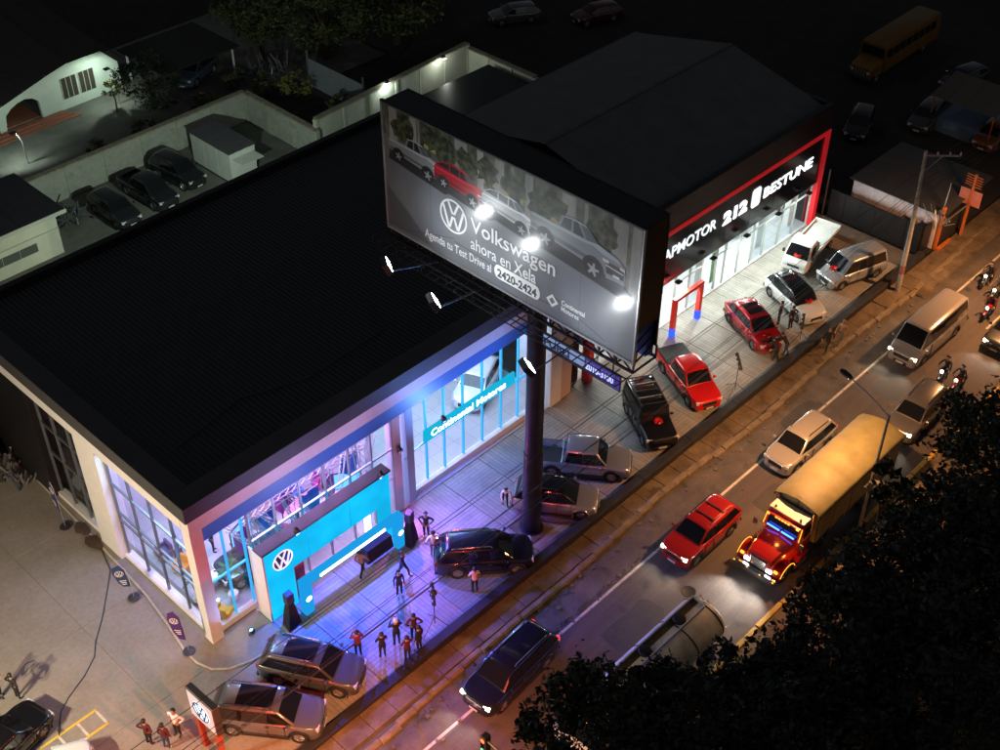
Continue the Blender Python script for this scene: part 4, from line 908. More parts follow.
    if crossbars:
        for f_ in (.25, .6): MB().box(lerp(roof[0], roof[1], f_) - .04, lerp(roof[0], roof[1], f_) + .04, -wrf + .08, wrf - .08, H + .055, H + .09).build('cross_bar', M_trim, t, .01)
    for s in (-1, 1):
        for xx in (lerp(fA(z0), rA(z0), pillars[0]), fx - ra - .12):
            MB().box(xx - .012, xx + .012, s * (h * .985), s * (h + .004), clr + .12, belt - .05).build('door_gap', M_trim, t, smooth=0)
    gm_ = {'trim': M_trim, 'chrome': M_chrome}[grille]
    MB().box(L / 2 - .05, L / 2 + .012, -wf * .55, wf * .55, hz[0] - nose * 2 - .22, hz[0] - nose * 2 + .02).build('grille', gm_, t, .015)
    MB().loft([[(L / 2 - .25 * abs(f) ** 3 + d, f * wf * 1.05, z) for d, z in ((-.06, clr + .02), (.03, clr + .05), (.035, clr + .22), (-.06, clr + .25))] for f in (-1, -.7, -.3, 0, .3, .7, 1)]).build('front_bumper', pm if not boxy else M_trim, t)
    MB().box(-L / 2 - .04, -L / 2 + .08, -h * .86, h * .86, clr + .04, clr + .26).build('rear_bumper', M_trim, t, .03)
    MB().box(L / 2 + .036, L / 2 + .05, -.22, .22, clr + .1, clr + .21).build('number_plate', M_plate, t, smooth=0)
    if sunroof: patch2 = MB().loft([[(x, f * wrf * .74, H + cr * (1 - (f * .74) ** 2) + .008 - .012 * abs(x - lerp(roof[0], roof[1], .4))) for f in (-1, -.5, 0, .5, 1)] for x in (roof[0] - .2, lerp(roof[0], roof[1], .4), lerp(roof[0], roof[1], .72))], caps=False, closed=False).build('sunroof', M_cglass, t)
    if rack:
        for k in range(5): MB().box(lerp(roof[0] - .15, roof[1] + .1, k / 4) - .025, lerp(roof[0] - .15, roof[1] + .1, k / 4) + .025, -wrf * .9, wrf * .9, H + .06, H + .1).build('rack_bar', M_alu if k % 2 else M_trim, t, smooth=0)
        for s in (-1, 1): MB().box(roof[1] + .05, roof[0] - .05, s * wrf * .88 - .025, s * wrf * .88 + .025, H - .03, H + .12).build('rack_rail', M_trim, t, smooth=0)
    if spare:
        o = copy_tree(_wc[(wr, .23, rim)], t); o.location = (-L / 2 - .14, 0, belt - .05); o.rotation_euler = (0, 0, PI / 2)
        o.name = 'spare_wheel'
    if cover: MB().box(bed[1] + .05, bed[0] - .05, -h * .9, h * .9, belt + .01, belt + .05).build('bed_cover', mat('soft_cover', (.014, .014, .018), .7), t, .015)
    if hood_open:
        e_ = MB().loft([[(x, f * h * .82, z + .02 * (1 - f * f)) for f in (-1, -.5, 0, .5, 1)] for x, z in ((0, 0), (.45, .03), (hood * .86, .0))], caps=False, closed=False).build('raised_bonnet', pm, t)
        e_.location = (wsb + .1, 0, hz[1] + .05); e_.rotation_euler = (0, -R(48), 0)
        MB().box(wsb + .12, L / 2 - .2, -h * .7, h * .7, hz[0] + .05, hz[0] + .075).build('engine_bay', mat('engine_dark', (.03, .03, .032), .4, metal=.4, var=.6, scale=9), t, smooth=0)
        for k in range(6): MB().box(wsb + .2 + .1 * k, wsb + .27 + .1 * k, -h * .5 + .12 * k, -h * .3 + .14 * k, hz[0] + .07, hz[0] + .14).build('engine_part', M_alu if k % 2 else M_trim, t, .01)
    if lights:
        for s in (-1, 1):
            lamp('SPOT', 'headlamp_beam', (L / 2 + .12, s * (wf - .2), hz[0] - nose - .05), 100, (1, .9, .72) if lights != 'white' else (.95, .97, 1), t, .06, (L / 2 + 2.6, s * (wf - .2), -.2), 95, .9)
    return t
def bow(c, loc, rotz=0):
    """red gift bow tied on a display car: rosette of loops"""
    mb = MB(); m = mat('red_ribbon', (.6, .015, .02), .35)
    for k in range(7):
        a = k * 2 * PI / 7
        mb.loft([[(math.cos(a) * r_ + sx_ * -math.sin(a), math.sin(a) * r_ + sx_ * math.cos(a), z) for sx_ in (-.06, .06)] for r_, z in ((.02, .02), (.2, .02), (.26, .09), (.2, .15), (.03, .08))], caps=False, closed=False)
    o = mb.build('gift_bow', m, c); o.location = loc; return o
P = paint
SH = -.12   # road level
# on the forecourt
car('suv', 'black suv parked between the entrance crowd and the billboard mast', 'suv', P('black', (.008, .008, .01)), (12.05, -5.35, 0), -41, 4.75, 1.88, 1.74, rails='chrome')
c = car('suv', 'silver-grey suv with black roof half hidden behind the billboard mast', 'suv', P('champagne', (.36, .35, .34), .5), (17.35, -5.25, 0), -55, 4.3, 1.8, 1.62, roof_m=P('black', (.008, .008, .01)), rails=True)
car('pickup_truck', 'silver-blue double-cab pickup with an open bed by the billboard mast', 'pickup', P('silver', (.36, .39, .44), .6), (20.3, -4.35, 0), -54, 5.25, 1.9, 1.82, wb=3.1, belt=1.08, hood=1.25, hz=(.92, 1.1), roof=(.75, -.75), tail=-.95, bed=(-1.0, -2.5), wr=.38, pillars=(.55,), boxy=.3, grille='chrome')
c = car('off_road_vehicle', 'boxy black off-road vehicle with a roof rack and red bow', 'off-road car', P('black', (.008, .008, .01)), (25.35, -4.85, 0), -122, 4.35, 1.85, 1.9, wb=2.6, belt=1.12, hood=1.35, hz=(1.0, 1.1), roof=(.55, -1.95), tail=-2.1, wr=.39, boxy=1.0, rack=True, nose=.04, pillars=(.34, .66), spare=True)
bow(c, (1.0, .1, 1.12))
car('pickup_truck', 'bright red double-cab pickup with a black bed cover', 'pickup', P('bright_red', (.62, .012, .012), .1), (29.6, -4.25, 0), -115, 5.1, 1.85, 1.76, wb=3.05, belt=1.04, hood=1.25, hz=(.88, 1.05), roof=(.75, -.6), tail=-.85, bed=(-.9, -2.42), wr=.36, pillars=(.6,), boxy=.25, cover=True)
car('crossover_car', 'dark red crossover with its bonnet raised', 'crossover', P('dark_red', (.36, .01, .02), .3), (36.15, -4.1, 0), -115, 4.45, 1.85, 1.58, wb=2.75, roof=(.4, -1.35), tail=-2.0, sunroof=True, hood_open=True)
c = car('crossover_car', 'white crossover with a black roof and red bow beside the raised bonnet', 'crossover', P('white', (.72, .74, .75), .05), (40.15, -4.35, 0), -112, 4.5, 1.85, 1.6, wb=2.8, roof=(.5, -1.6), tail=-2.05, roof_m=P('black', (.008, .008, .01)), sunroof=True)
bow(c, (1.15, .1, 1.03))
c = car('minivan', 'silver minivan with a red bow at the far end of the forecourt', 'van', P('silver2', (.42, .44, .47), .5), (45.15, -5.2, 0), 163, 4.5, 1.75, 1.9, wb=2.8, belt=1.05, hood=.75, hz=(.85, 1.02), roof=(.75, -2.0), tail=-2.2, wr=.32, boxy=.6, pillars=(.33, .66))
bow(c, (1.6, .0, 1.15))
# small flatbed truck: cab and dropside bed
ft = thing('flatbed_truck', 'small white flatbed truck with a red bow by the red frame', 'truck', (45.5, -1.95, 0), R(-170.5))
wt = P('white', (.72, .74, .75), .05)
rings = [[(x, s * w, z) for s in (1, -1) for w, z in (((w0, z0), (w1, z1)) if s > 0 else ((w1, z1), (w0, z0)))] for x, w0, z0, w1, z1 in ((.95, .84, .3, .72, 1.93), (1.2, .85, .28, .73, 1.95), (1.85, .86, .28, .72, 1.86), (2.35, .86, .28, .82, 1.05), (2.68, .8, .3, .76, .86))]
MB().loft(rings).build('cab', wt, ft, .04, smooth=40, seg=2)
MB().poly([(1.93, .64, 1.79), (1.93, -.64, 1.79), (2.36, -.74, 1.09), (2.36, .74, 1.09)]).build('windshield', M_cglass, ft, smooth=0).location = (.03, 0, .02)
for s in (-1, 1):
    MB().poly([(1.2, s * .815, 1.08), (2.1, s * .835, 1.08), (1.8, s * .77, 1.68), (1.2, s * .77, 1.7)]).build('side_window', M_cglass, ft, smooth=0)
    MB().box(2.6, 2.7, s * .62 - .14, s * .62 + .14, .55, .75).build('headlight', M_hl, ft, .02)
    MB().box(2.1, 2.2, s * .88, s * 1.05, 1.1, 1.35).build('mirror', M_trim, ft, .02)
    bx('side_board', -2.7, .85, s * .84 - .02, s * .84 + .02, .82, 1.1, mat('bed_white', (.6, .62, .62), .5, var=.1, scale=3), ft)
MB().box(2.55, 2.74, -.8, .8, .3, .5).build('front_bumper', wt, ft, .04); MB().box(2.66, 2.72, -.4, .4, .56, .7).build('grille', M_trim, ft)
bx('bed_floor', -2.7, .85, -.83, .83, .74, .82, mat('bed_grey', (.38, .4, .4), .5, var=.15, scale=2), ft); bx('tailboard', -2.74, -2.7, -.86, .86, .78, 1.1, MATS['bed_white'], ft); bx('headboard', .86, .9, -.84, .84, .82, 1.75, MATS['bed_white'], ft)
bx('chassis', -2.6, 2.0, -.4, .4, .4, .72, M_trim, ft); wheels(ft, 5, [(1.75, .72), (1.75, -.72), (-1.4, .72), (-1.4, -.72)], .31)
bow(ft, (2.3, .05, 1.2))
# foreground corner
car('suv', 'dark grey suv parked before the portal corner, nearest the entrance crowd', 'suv', P('iron_grey', (.12, .13, .145), .5), (2.1, -4.55, 0), -60, 4.65, 1.88, 1.72, rails='chrome', sunroof=True)
car('suv', 'slate-grey suv with a big sunroof parked behind the lit pylon sign', 'suv', P('slate', (.17, .18, .2), .5), (-.75, -5.05, 0), -53, 4.85, 1.9, 1.75, rails='chrome', sunroof=True, grille='chrome')
car('sedan', 'glossy black car at the left edge of the concrete lot', 'car', P('black', (.008, .008, .01)), (-9.4, 1.65, 0), 14, 4.5, 1.8, 1.46, belt=.95, hood=1.15, hz=(.76, .93), roof=(.35, -1.15), tail=-1.75)
car('hatchback', 'white car at the bottom edge of the lot by the yellow bay', 'car', P('white', (.72, .74, .75), .05), (-8.35, -2.05, 0), 62, 4.0, 1.75, 1.5, belt=.95)
# dark cars beyond the left side wall
for k, (x, y, hd_, lab) in enumerate(((-.9, 19.8, 80, 'dark car parked past the side wall, nearest the frame edge'), (-3.9, 19.9, 84, 'dark car parked past the side wall, cut by the frame edge'))):
    car('parked_car', lab, 'car', P('dark_blue', (.02, .025, .035), .4), (x, y, 0), hd_, 4.4, 1.8, 1.55)
# white car on show behind the right bay glass
car('show_car', 'white car on display behind the right bay of the corner showroom', 'car', P('white', (.72, .74, .75), .05), (21.0, 3.9, .06), 205, 4.3, 1.8, 1.5, roof=(.4, -1.4), tail=-1.95)
car('show_car', 'dark car on display inside the side window of the corner showroom', 'car', P('graphite', (.05, .055, .06), .5), (4.4, 2.3, .06), 170, 4.3, 1.8, 1.5)
car('show_car', 'white car on display deep inside the second showroom', 'car', P('white', (.72, .74, .75), .05), (45.3, 3.6, .06), 190, 4.3, 1.8, 1.6)
# on the road
car('suv', 'dark blue suv with lit headlights driving beside the kerb', 'suv', P('night_blue', (.012, .015, .035), .4), (8.15, -10.8, SH), 184, 5.0, 1.95, 1.78, rails='chrome', lights='warm', tails=True, grille='chrome')
car('suv', 'red suv with black roof bars driving ahead of the red truck', 'suv', P('red', (.42, .015, .015), .25), (20.6, -11.9, SH), 180, 4.6, 1.85, 1.72, rails=True, lights='warm', crossbars=True)
car('suv', 'silver suv driving beside the yellow tarpaulin', 'suv', P('sand_silver', (.5, .48, .44), .5), (29.35, -11.85, SH), 179, 4.6, 1.85, 1.72, rails=True, tails=True)
car('suv', 'grey suv following right behind the yellow tarpaulin truck', 'suv', P('grey', (.22, .21, .2), .5), (36.0, -15.0, SH), 182, 4.75, 1.85, 1.7, rails=True, lights='warm', tails=True)
car('minibus', 'long grey minibus with lit headlights in the far lane', 'minibus', P('minibus_grey', (.33, .31, .3), .4), (42.6, -11.95, SH), 180, 6.2, 1.95, 2.3, wb=3.7, belt=1.3, hood=.55, hz=(1.0, 1.2), roof=(1.75, -2.75), tail=-3.0, wr=.35, boxy=.6, pillars=(.2, .45, .72), lights='warm')
car('sedan', 'car with a lit headlight at the right edge, behind the two motorcycles', 'car', P('graphite', (.05, .055, .06), .5), (46.5, -15.3, SH), 180, 4.4, 1.8, 1.5, lights='warm')
# ------------------------------------------------------------------ red bonneted truck with a tarpaulin body
tk = thing('tarpaulin_truck', 'red bonneted truck with amber marker lights hauling a yellow tarpaulin body', 'truck', (0, -15.25, SH))
pr_ = P('truck_red', (.5, .012, .012), .15)
rings = []
for x, w, zt_, zb_ in ((20.55, .62, 1.32, .8), (20.62, .7, 1.5, .72), (21.0, .76, 1.62, .72), (22.3, .92, 1.78, .72)):
    rings.append([(x, w, zb_), (x, w, zt_ - .18), (x, w * .86, zt_ - .03), (x, 0, zt_ + .05), (x, -w * .86, zt_ - .03), (x, -w, zt_ - .18), (x, -w, zb_)])
MB().loft(rings).build('bonnet', pr_, tk, smooth=40)
MB().loft([[(x, s * w, z) for w, z, s in ((w0, z0, 1), (w1, z1, 1), (w1 * .9, z1 + .1, 1), (w1 * .9, z1 + .1, -1), (w1, z1, -1), (w0, z0, -1))] for x, w0, z0, w1, z1 in ((22.25, 1.0, .75, .98, 1.75), (22.5, 1.02, .75, .98, 2.62), (23.2, 1.02, .75, 1.0, 2.68))]).build('cab', pr_, tk, .03, smooth=35)
bx('cab_roof', 22.45, 23.22, -.97, .97, 2.79, 2.84, mat('cream_roof', (.72, .7, .6), .45, var=.06, scale=4), tk, .02)
for s in (-1, 1): MB().lathe([(.06, 0), (.06, .08), (.03, .09)], 8, (22.6, s * .7, 2.84)).build('roof_vent', M_trim, tk)
MB().poly([(22.26, .86, 1.86), (22.26, -.86, 1.86), (22.44, -.82, 2.5), (22.44, .82, 2.5)]).build('windshield', M_cglass, tk, smooth=0).location = (-.015, 0, 0)
bx('led_bar', 22.13, 22.17, -.75, -.06, 1.95, 2.02, glow('blue_led', (.03, .12, 1), 9), tk); bx('led_bar', 22.13, 22.17, .06, .75, 1.95, 2.02, MATS['glow_blue_led'], tk)
bx('visor', 22.2, 22.42, -.95, .95, 2.58, 2.66, pr_, tk, .02)
for k in range(5): bx('marker_light', 22.17, 22.21, -.38 + .17 * k, -.26 + .17 * k, 2.6, 2.67, M_amb, tk)
for s in (-1, 1):
    bx('marker_light', 22.16, 22.21, s * .82 - .07, s * .82 + .07, 2.58, 2.68, M_amb, tk)
    MB().bar((22.2, s * 1.0, 1.85), (22.42, s * .96, 2.55), .03, .03).build('marker_strip', M_amb, tk)
    MB().poly([(22.6, s * 1.03, 1.85), (23.15, s * 1.03, 1.85), (23.15, s * 1.01, 2.5), (22.65, s * 1.01, 2.5)]).build('side_window', M_cglass, tk, smooth=0)
    fe = MB().loft([[(21.25 + .62 * math.cos(a), s * y, .55 + .62 * math.sin(a)) for y in (.72, 1.2, 1.22, .72)] for a in [PI * k / 8 for k in range(9)]]); fe.build('fender', pr_, tk)
    MB().tube([(21.25 + .64 * math.cos(a), s * 1.23, .56 + .64 * math.sin(a)) for a in [PI * (.1 + .8 * k / 8) for k in range(9)]], .017, 5).build('marker_strip', M_amb, tk)
    bx('headlight', 20.5, 20.6, s * .62 - .15, s * .62 + .15, .78, 1.0, M_hlw, tk, .03)
    bx('turn_signal', 20.55, 20.65, s * .95 - .1, s * .95 + .1, .95, 1.1, M_amb, tk, .02)
    bx('step', 21.9, 22.9, s * 1.0, s * 1.25, .35, .5, M_chrome, tk, .02)
    bx('fuel_tank', 22.2, 23.1, s * .85, s * 1.22, .5, .95, pr_, tk, .08)
    MB().bar((22.15, s * 1.0, 1.9), (21.98, s * 1.24, 2.0), .03).box(21.93, 22.0, s * 1.3 - .1, s * 1.3 + .1, 1.7, 2.1).build('mirror', M_trim, tk, smooth=0)
    MB().tube([(23.3, s * .95, 1.0), (23.3, s * .95, 3.0)], .06, 8).build('exhaust_stack', M_chrome, tk)
bx('bumper', 20.28, 20.5, -1.18, 1.18, .35, .68, M_chrome, tk, .04); bx('grille', 20.48, 20.56, -.45, .45, .75, 1.35, M_chrome, tk, .03)
for k in range(4): bx('marker_light', 20.26, 20.29, -1.1 + .73 * k, -1.02 + .73 * k, .62, .67, M_amb, tk)
wheels(tk, 9, [(21.25, .98), (21.25, -.98), (28.2, .98), (28.2, -.98), (29.5, .98), (29.5, -.98), (24.4, .98), (24.4, -.98)], .5, .3, M_chrome)
bx('chassis', 20.6, 31.0, -.45, .45, .55, .85, M_trim, tk)
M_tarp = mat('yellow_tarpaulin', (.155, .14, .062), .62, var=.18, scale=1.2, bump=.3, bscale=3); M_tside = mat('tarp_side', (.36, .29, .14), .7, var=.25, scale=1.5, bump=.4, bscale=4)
bx('bed_floor', 23.45, 31.05, -1.2, 1.2, .9, 1.05, M_trim, tk)
# side cloth in five lashed panels each side, end cloth in two
rt = random.Random(2)
for s in (-1, 1):
    for k in range(5):
        xa, xb = 23.45 + 1.52 * k, 23.45 + 1.52 * k + 1.5
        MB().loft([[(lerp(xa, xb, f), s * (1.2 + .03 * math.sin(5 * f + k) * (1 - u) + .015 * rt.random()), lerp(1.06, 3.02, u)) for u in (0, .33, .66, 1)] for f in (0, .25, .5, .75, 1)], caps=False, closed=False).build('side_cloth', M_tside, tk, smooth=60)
for xe in (23.44, 31.06):
    for s in (-1, 1):
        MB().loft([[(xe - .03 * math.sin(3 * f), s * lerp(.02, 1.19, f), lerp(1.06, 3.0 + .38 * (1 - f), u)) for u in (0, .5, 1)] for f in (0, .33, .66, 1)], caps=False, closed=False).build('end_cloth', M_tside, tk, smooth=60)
tp = MB(); rows = []
nx = 24
for i in range(nx + 1):
    x = lerp(23.3, 31.18, i / nx); sag = .035 * math.cos(2 * PI * (i % 4) / 4) + .02 * rt.uniform(-1, 1)
    e_ = .12 if i in (0, nx) else 0
    rows.append([(x, y, z + sag * k_ - e_) for y, z, k_ in ((-1.27, 2.78, 1), (-1.3, 2.98, .5), (-1.18, 3.12, .6), (-.6, 3.3, 1), (0, 3.42, .5), (.6, 3.3, 1), (1.18, 3.12, .6), (1.3, 2.98, .5), (1.27, 2.78, 1))])
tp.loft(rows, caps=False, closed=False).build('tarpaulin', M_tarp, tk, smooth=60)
rb = MB()
for k in range(7): rb.tube([(23.5 + k * 1.25, s_ * 1.31, z) for s_, z in ((-1, 2.98),)] + [(23.5 + k * 1.25, -1.29, 1.1)], .012, 4)
tag(rb.build('lashing_rope', mat('rope', (.5, .42, .28), .8), tk), kind='stuff')
for s in (-1, 1): lamp('SPOT', 'headlamp_beam', (20.2, s * .62, .9), 800, (1, .93, .82), tk, .07, (17.2, s * .8, -.2), 88, .95)
lamp('POINT', 'headlamp_glow', (19.4, 0, .4), 28, (1, .93, .82), tk, .15)
lamp('POINT', 'marker_glow', (21.9, -.0, 2.75), 12, (1, .5, .1), tk, .1)
for s in (-1, 1): lamp('POINT', 'marker_glow', (21.7, s * 1.4, 1.15), 14, (1, .3, .05), tk, .08)
# ------------------------------------------------------------------ tanker
tn = thing('tanker_truck', 'dull green-grey tanker truck with a walkway on top, half under the tree', 'truck', (-.55, -15.65, SH))
M_tank = mat('tank_paint', (.8, .78, .66), .5, metal=.05, var=.3, scale=1.2); M_tankb = mat('tank_side', (.5, .53, .6), .35, metal=.6, var=.15, scale=1)
def ell(x, a, b, zc, n=28, s=1): return [(x, a * math.cos(2 * PI * k / n), zc + b * math.sin(2 * PI * k / n)) for k in range(n)]
MB().loft([ell(16.5, .5, .35, 1.75), ell(16.42, .9, .68, 1.75), ell(16.25, 1.1, .83, 1.75), ell(16.1, 1.16, .88, 1.75), ell(10.2, 1.16, .88, 1.75), ell(9.95, .9, .7, 1.75)]).build('tank', M_tank, tn, smooth=50)
for x in (16.0, 14.2, 12.4, 10.6): MB().loft([ell(x, 1.175, .895, 1.75), ell(x + .06, 1.175, .895, 1.75)]).build('tank_band', M_trim, tn)
bx('walkway_floor', 10.2, 16.0, -.02, .62, 2.57, 2.6, mat('walkway_dark', (.09, .085, .05), .7, var=.3, scale=3), tn)
for y in (-.06, .64): bx('walkway_kerb', 10.2, 16.05, y - .03, y + .03, 2.52, 2.74, M_tank, tn)
bx('walkway_kerb', 16.0, 16.06, -.03, .61, 2.52, 2.74, M_tank, tn)
MB().lathe([(.3, 0), (.3, .12), (.26, .16), (.05, .18)], 18, (14.6, .3, 2.6)).build('hatch', M_trim, tn); MB().lathe([(.3, 0), (.3, .12), (.26, .16), (.05, .18)], 18, (12.2, .3, 2.6)).build('hatch', M_trim, tn)
ld = MB()
for s in (-.2, .2): ld.tube([(16.62, s + .25, .7), (16.6, s + .25, 2.2), (16.3, s + .25, 2.75), (16.0, s + .25, 2.8)], .022, 5)
for k in range(6): ld.bar((16.6, .05, .8 + .28 * k), (16.6, .45, .8 + .28 * k), .025)
ld.build('ladder', M_alu, tn)
MB().tube([(16.5, -.3, 1.0), (16.75, -.3, .95), (16.9, -.55, .9), (17.0, -.75, .85)], .05, 6).build('valve_pipe', M_alu, tn); MB().lathe([(.1, 0), (.1, .06)], 10, (16.8, -.4, .95)).build('valve_wheel', M_tl, tn)
bx('rear_bumper', 16.3, 16.45, -1.1, 1.1, .5, .65, M_trim, tn); bx('chassis', 6.5, 16.3, -.45, .45, .6, .9, M_trim, tn)
wheels(tn, 9, [(15.2, .95), (15.2, -.95), (13.9, .95), (13.9, -.95), (8.0, .95), (8.0, -.95)], .5, .3)
MB().loft([[(x, s * w, z) for w, z, s in ((1.1, .6, 1), (1.05, zt_, 1), (1.05, zt_, -1), (1.1, .6, -1))] for x, zt_ in ((9.4, 2.7), (7.8, 2.7), (7.3, 1.9), (7.1, 1.3))]).build('cab', P('white', (.72, .74, .75), .05), tn, .05)
MB().poly([(7.78, .9, 2.6), (7.78, -.9, 2.6), (7.32, -.95, 1.92), (7.32, .95, 1.92)]).build('windshield', M_cglass, tn, smooth=0).location = (-.03, 0, .02)
# ------------------------------------------------------------------ motorcycles
def motorbike(x, y, hd_, lab, pm, lights=True, group=None):
    t = thing('motorcycle', lab, 'motorcycle', (x, y, SH), R(hd_), group)
    for xx in (-.62, .65):
        o = MB().lathe([(.22, -.05), (.27, -.055), (.3, -.03), (.3, .03), (.27, .055), (.22, .05)], 16, axis='y').build('wheel', M_tyre, t); o.location = (xx, 0, .3)
        MB().lathe([(.2, -.02), (.2, .02)], 10, axis='y').build('rim', M_rim, o)
    MB().loft([[(x_, w * a, z + hh * b) for a, b in ((1, -.5), (1, .4), (.5, 1), (-.5, 1), (-1, .4), (-1, -.5))] for x_, w, z, hh in ((-.1, .1, .75, .12), (.1, .17, .8, .16), (.35, .15, .82, .16), (.48, .07, .85, .08))]).build('tank', pm, t)
    MB().loft([[(x_, w * a, z + .05 * b) for a, b in ((1, -1), (1, .6), (0, 1), (-1, .6), (-1, -1))] for x_, w, z in ((-.75, .1, .86), (-.4, .14, .78), (0, .1, .78))]).build('seat', M_trim, t)
    MB().box(-.25, .3, -.13, .13, .32, .68).build('engine', M_alud, t, .05)
    MB().tube([(-.62, .1, .3), (-.2, .12, .45), (.3, .1, .55)], .03, 5).build('frame_tube', M_trim, t); MB().tube([(.65, .08, .3), (.45, .08, .9)], .025, 5).build('fork', M_alu, t); MB().tube([(.65, -.08, .3), (.45, -.08, .9)], .025, 5).build('fork', M_alu, t)
    MB().tube([(.3, .36, 1.0), (.42, .15, 1.02), (.45, 0, 1.0), (.42, -.15, 1.02), (.3, -.36, 1.0)], .018, 5).build('handlebar', M_trim, t)
    MB().lathe([(.09, 0), (.1, .06), (.08, .1)], 12, (.47, 0, .9), 'x').build('headlight', M_hlon if lights else M_hl, t)
    MB().box(-.86, -.8, -.06, .06, .75, .82).build('taillight', M_tlon, t); MB().box(.45, .9, -.07, .07, .6, .63).build('mudguard', pm, t)
    MB().tube([(-.8, -.14, .35), (0, -.15, .32)], .04, 6).build('exhaust', M_chrome, t)
    if lights: lamp('SPOT', 'headlamp_beam', (.62, 0, .9), 16, (1, .9, .75), t, .05, (4, 0, 0), 60, .8)
    return t
motorbike(40.25, -14.35, 182, 'motorcycle nearest the grey minibus', P('night_blue', (.012, .015, .035)))
motorbike(40.1, -15.35, 178, 'red motorcycle between the grey suv and the tree', P('red', (.42, .015, .015)))
motorbike(50.6, -11.7, 180, 'motorcycle at the right edge, nearest the far pavement', P('black', (.008, .008, .01)))
motorbike(49.6, -12.8, 180, 'motorcycle cut by the right frame edge', P('bronze', (.13, .115, .11)))
motorbike(47.6, -13.35, 180, 'motorcycle at the right edge just ahead of the lane line', P('red', (.42, .015, .015)))
# ------------------------------------------------------------------ people
def V3(*a): return Vector(a)
def pose(kind):
    """joint positions, facing +X, feet on z = 0"""
    J = {}
    lean, hipz, dx = 0, .92, 0
    if kind == 'lean': lean = .75
    if kind == 'ride': lean = .25; hipz = .9
    pel = V3(0, 0, hipz); d = V3(math.sin(lean), 0, math.cos(lean))
    J['pel'] = pel; J['wst'] = pel + d * .16; J['cst'] = pel + d * .38; J['nck'] = pel + d * .54
    d2 = V3(math.sin(lean * .6), 0, math.cos(lean * .6)); J['hd0'] = J['nck'] + d2 * .07; J['hd1'] = J['nck'] + d2 * .15; J['hd2'] = J['nck'] + d2 * .24
    for s, n in ((1, 'L'), (-1, 'R')):
        J['sh' + n] = pel + d * .48 + V3(0, .19 * s, 0); J['hp' + n] = pel + V3(0, .095 * s, -.05)
        kn, an = V3(.02, .1 * s, .48), V3(-.02, .11 * s, .08)
        if kind == 'walk': kn = V3(.2 * s + .05, .09 * s, .5); an = V3(.3 if s > 0 else -.34, .09 * s, .08 if s > 0 else .16)
        if kind == 'ride': kn = V3(.42, .24 * s, .72); an = V3(.22, .22 * s, .36)
        if kind == 'lean': kn = V3(.04, .1 * s, .48); an = V3(-.02 + .12 * s, .11 * s, .08)
        J['kn' + n], J['an' + n], J['to' + n] = kn, an, an + V3(.17, .02 * s, -.04)
        sh = J['sh' + n]; el, wr = sh + V3(-.03, .05 * s, -.28), sh + V3(.04, .06 * s, -.52)
        if kind == 'phone': el, wr = sh + V3(.12, .1 * s, -.24), sh + V3(.3, -.08 * s, -.02)
        if kind == 'hips': el, wr = sh + V3(-.1, .2 * s, -.22), sh + V3(.02, .03 * s, -.42)
        if kind == 'walk': el, wr = sh + V3(-.16 * s, .06 * s, -.25), sh + V3(-.16 * s + .12, .05 * s, -.48)
        if kind == 'cross': el, wr = sh + V3(.08, .08 * s, -.26), sh + V3(.24, -.14 * s, -.22)
        if kind == 'lean': el, wr = sh + V3(.16, .05 * s, -.22), sh + V3(.34, .0, -.34)
        if kind == 'ride': el, wr = sh + V3(.18, .14 * s, -.2), sh + V3(.34, .16 * s, -.32)
        J['el' + n], J['wr' + n] = el, wr; J['hn' + n] = wr + (wr - el).normalized() * .08
    return J
BODY_CACHE = {}
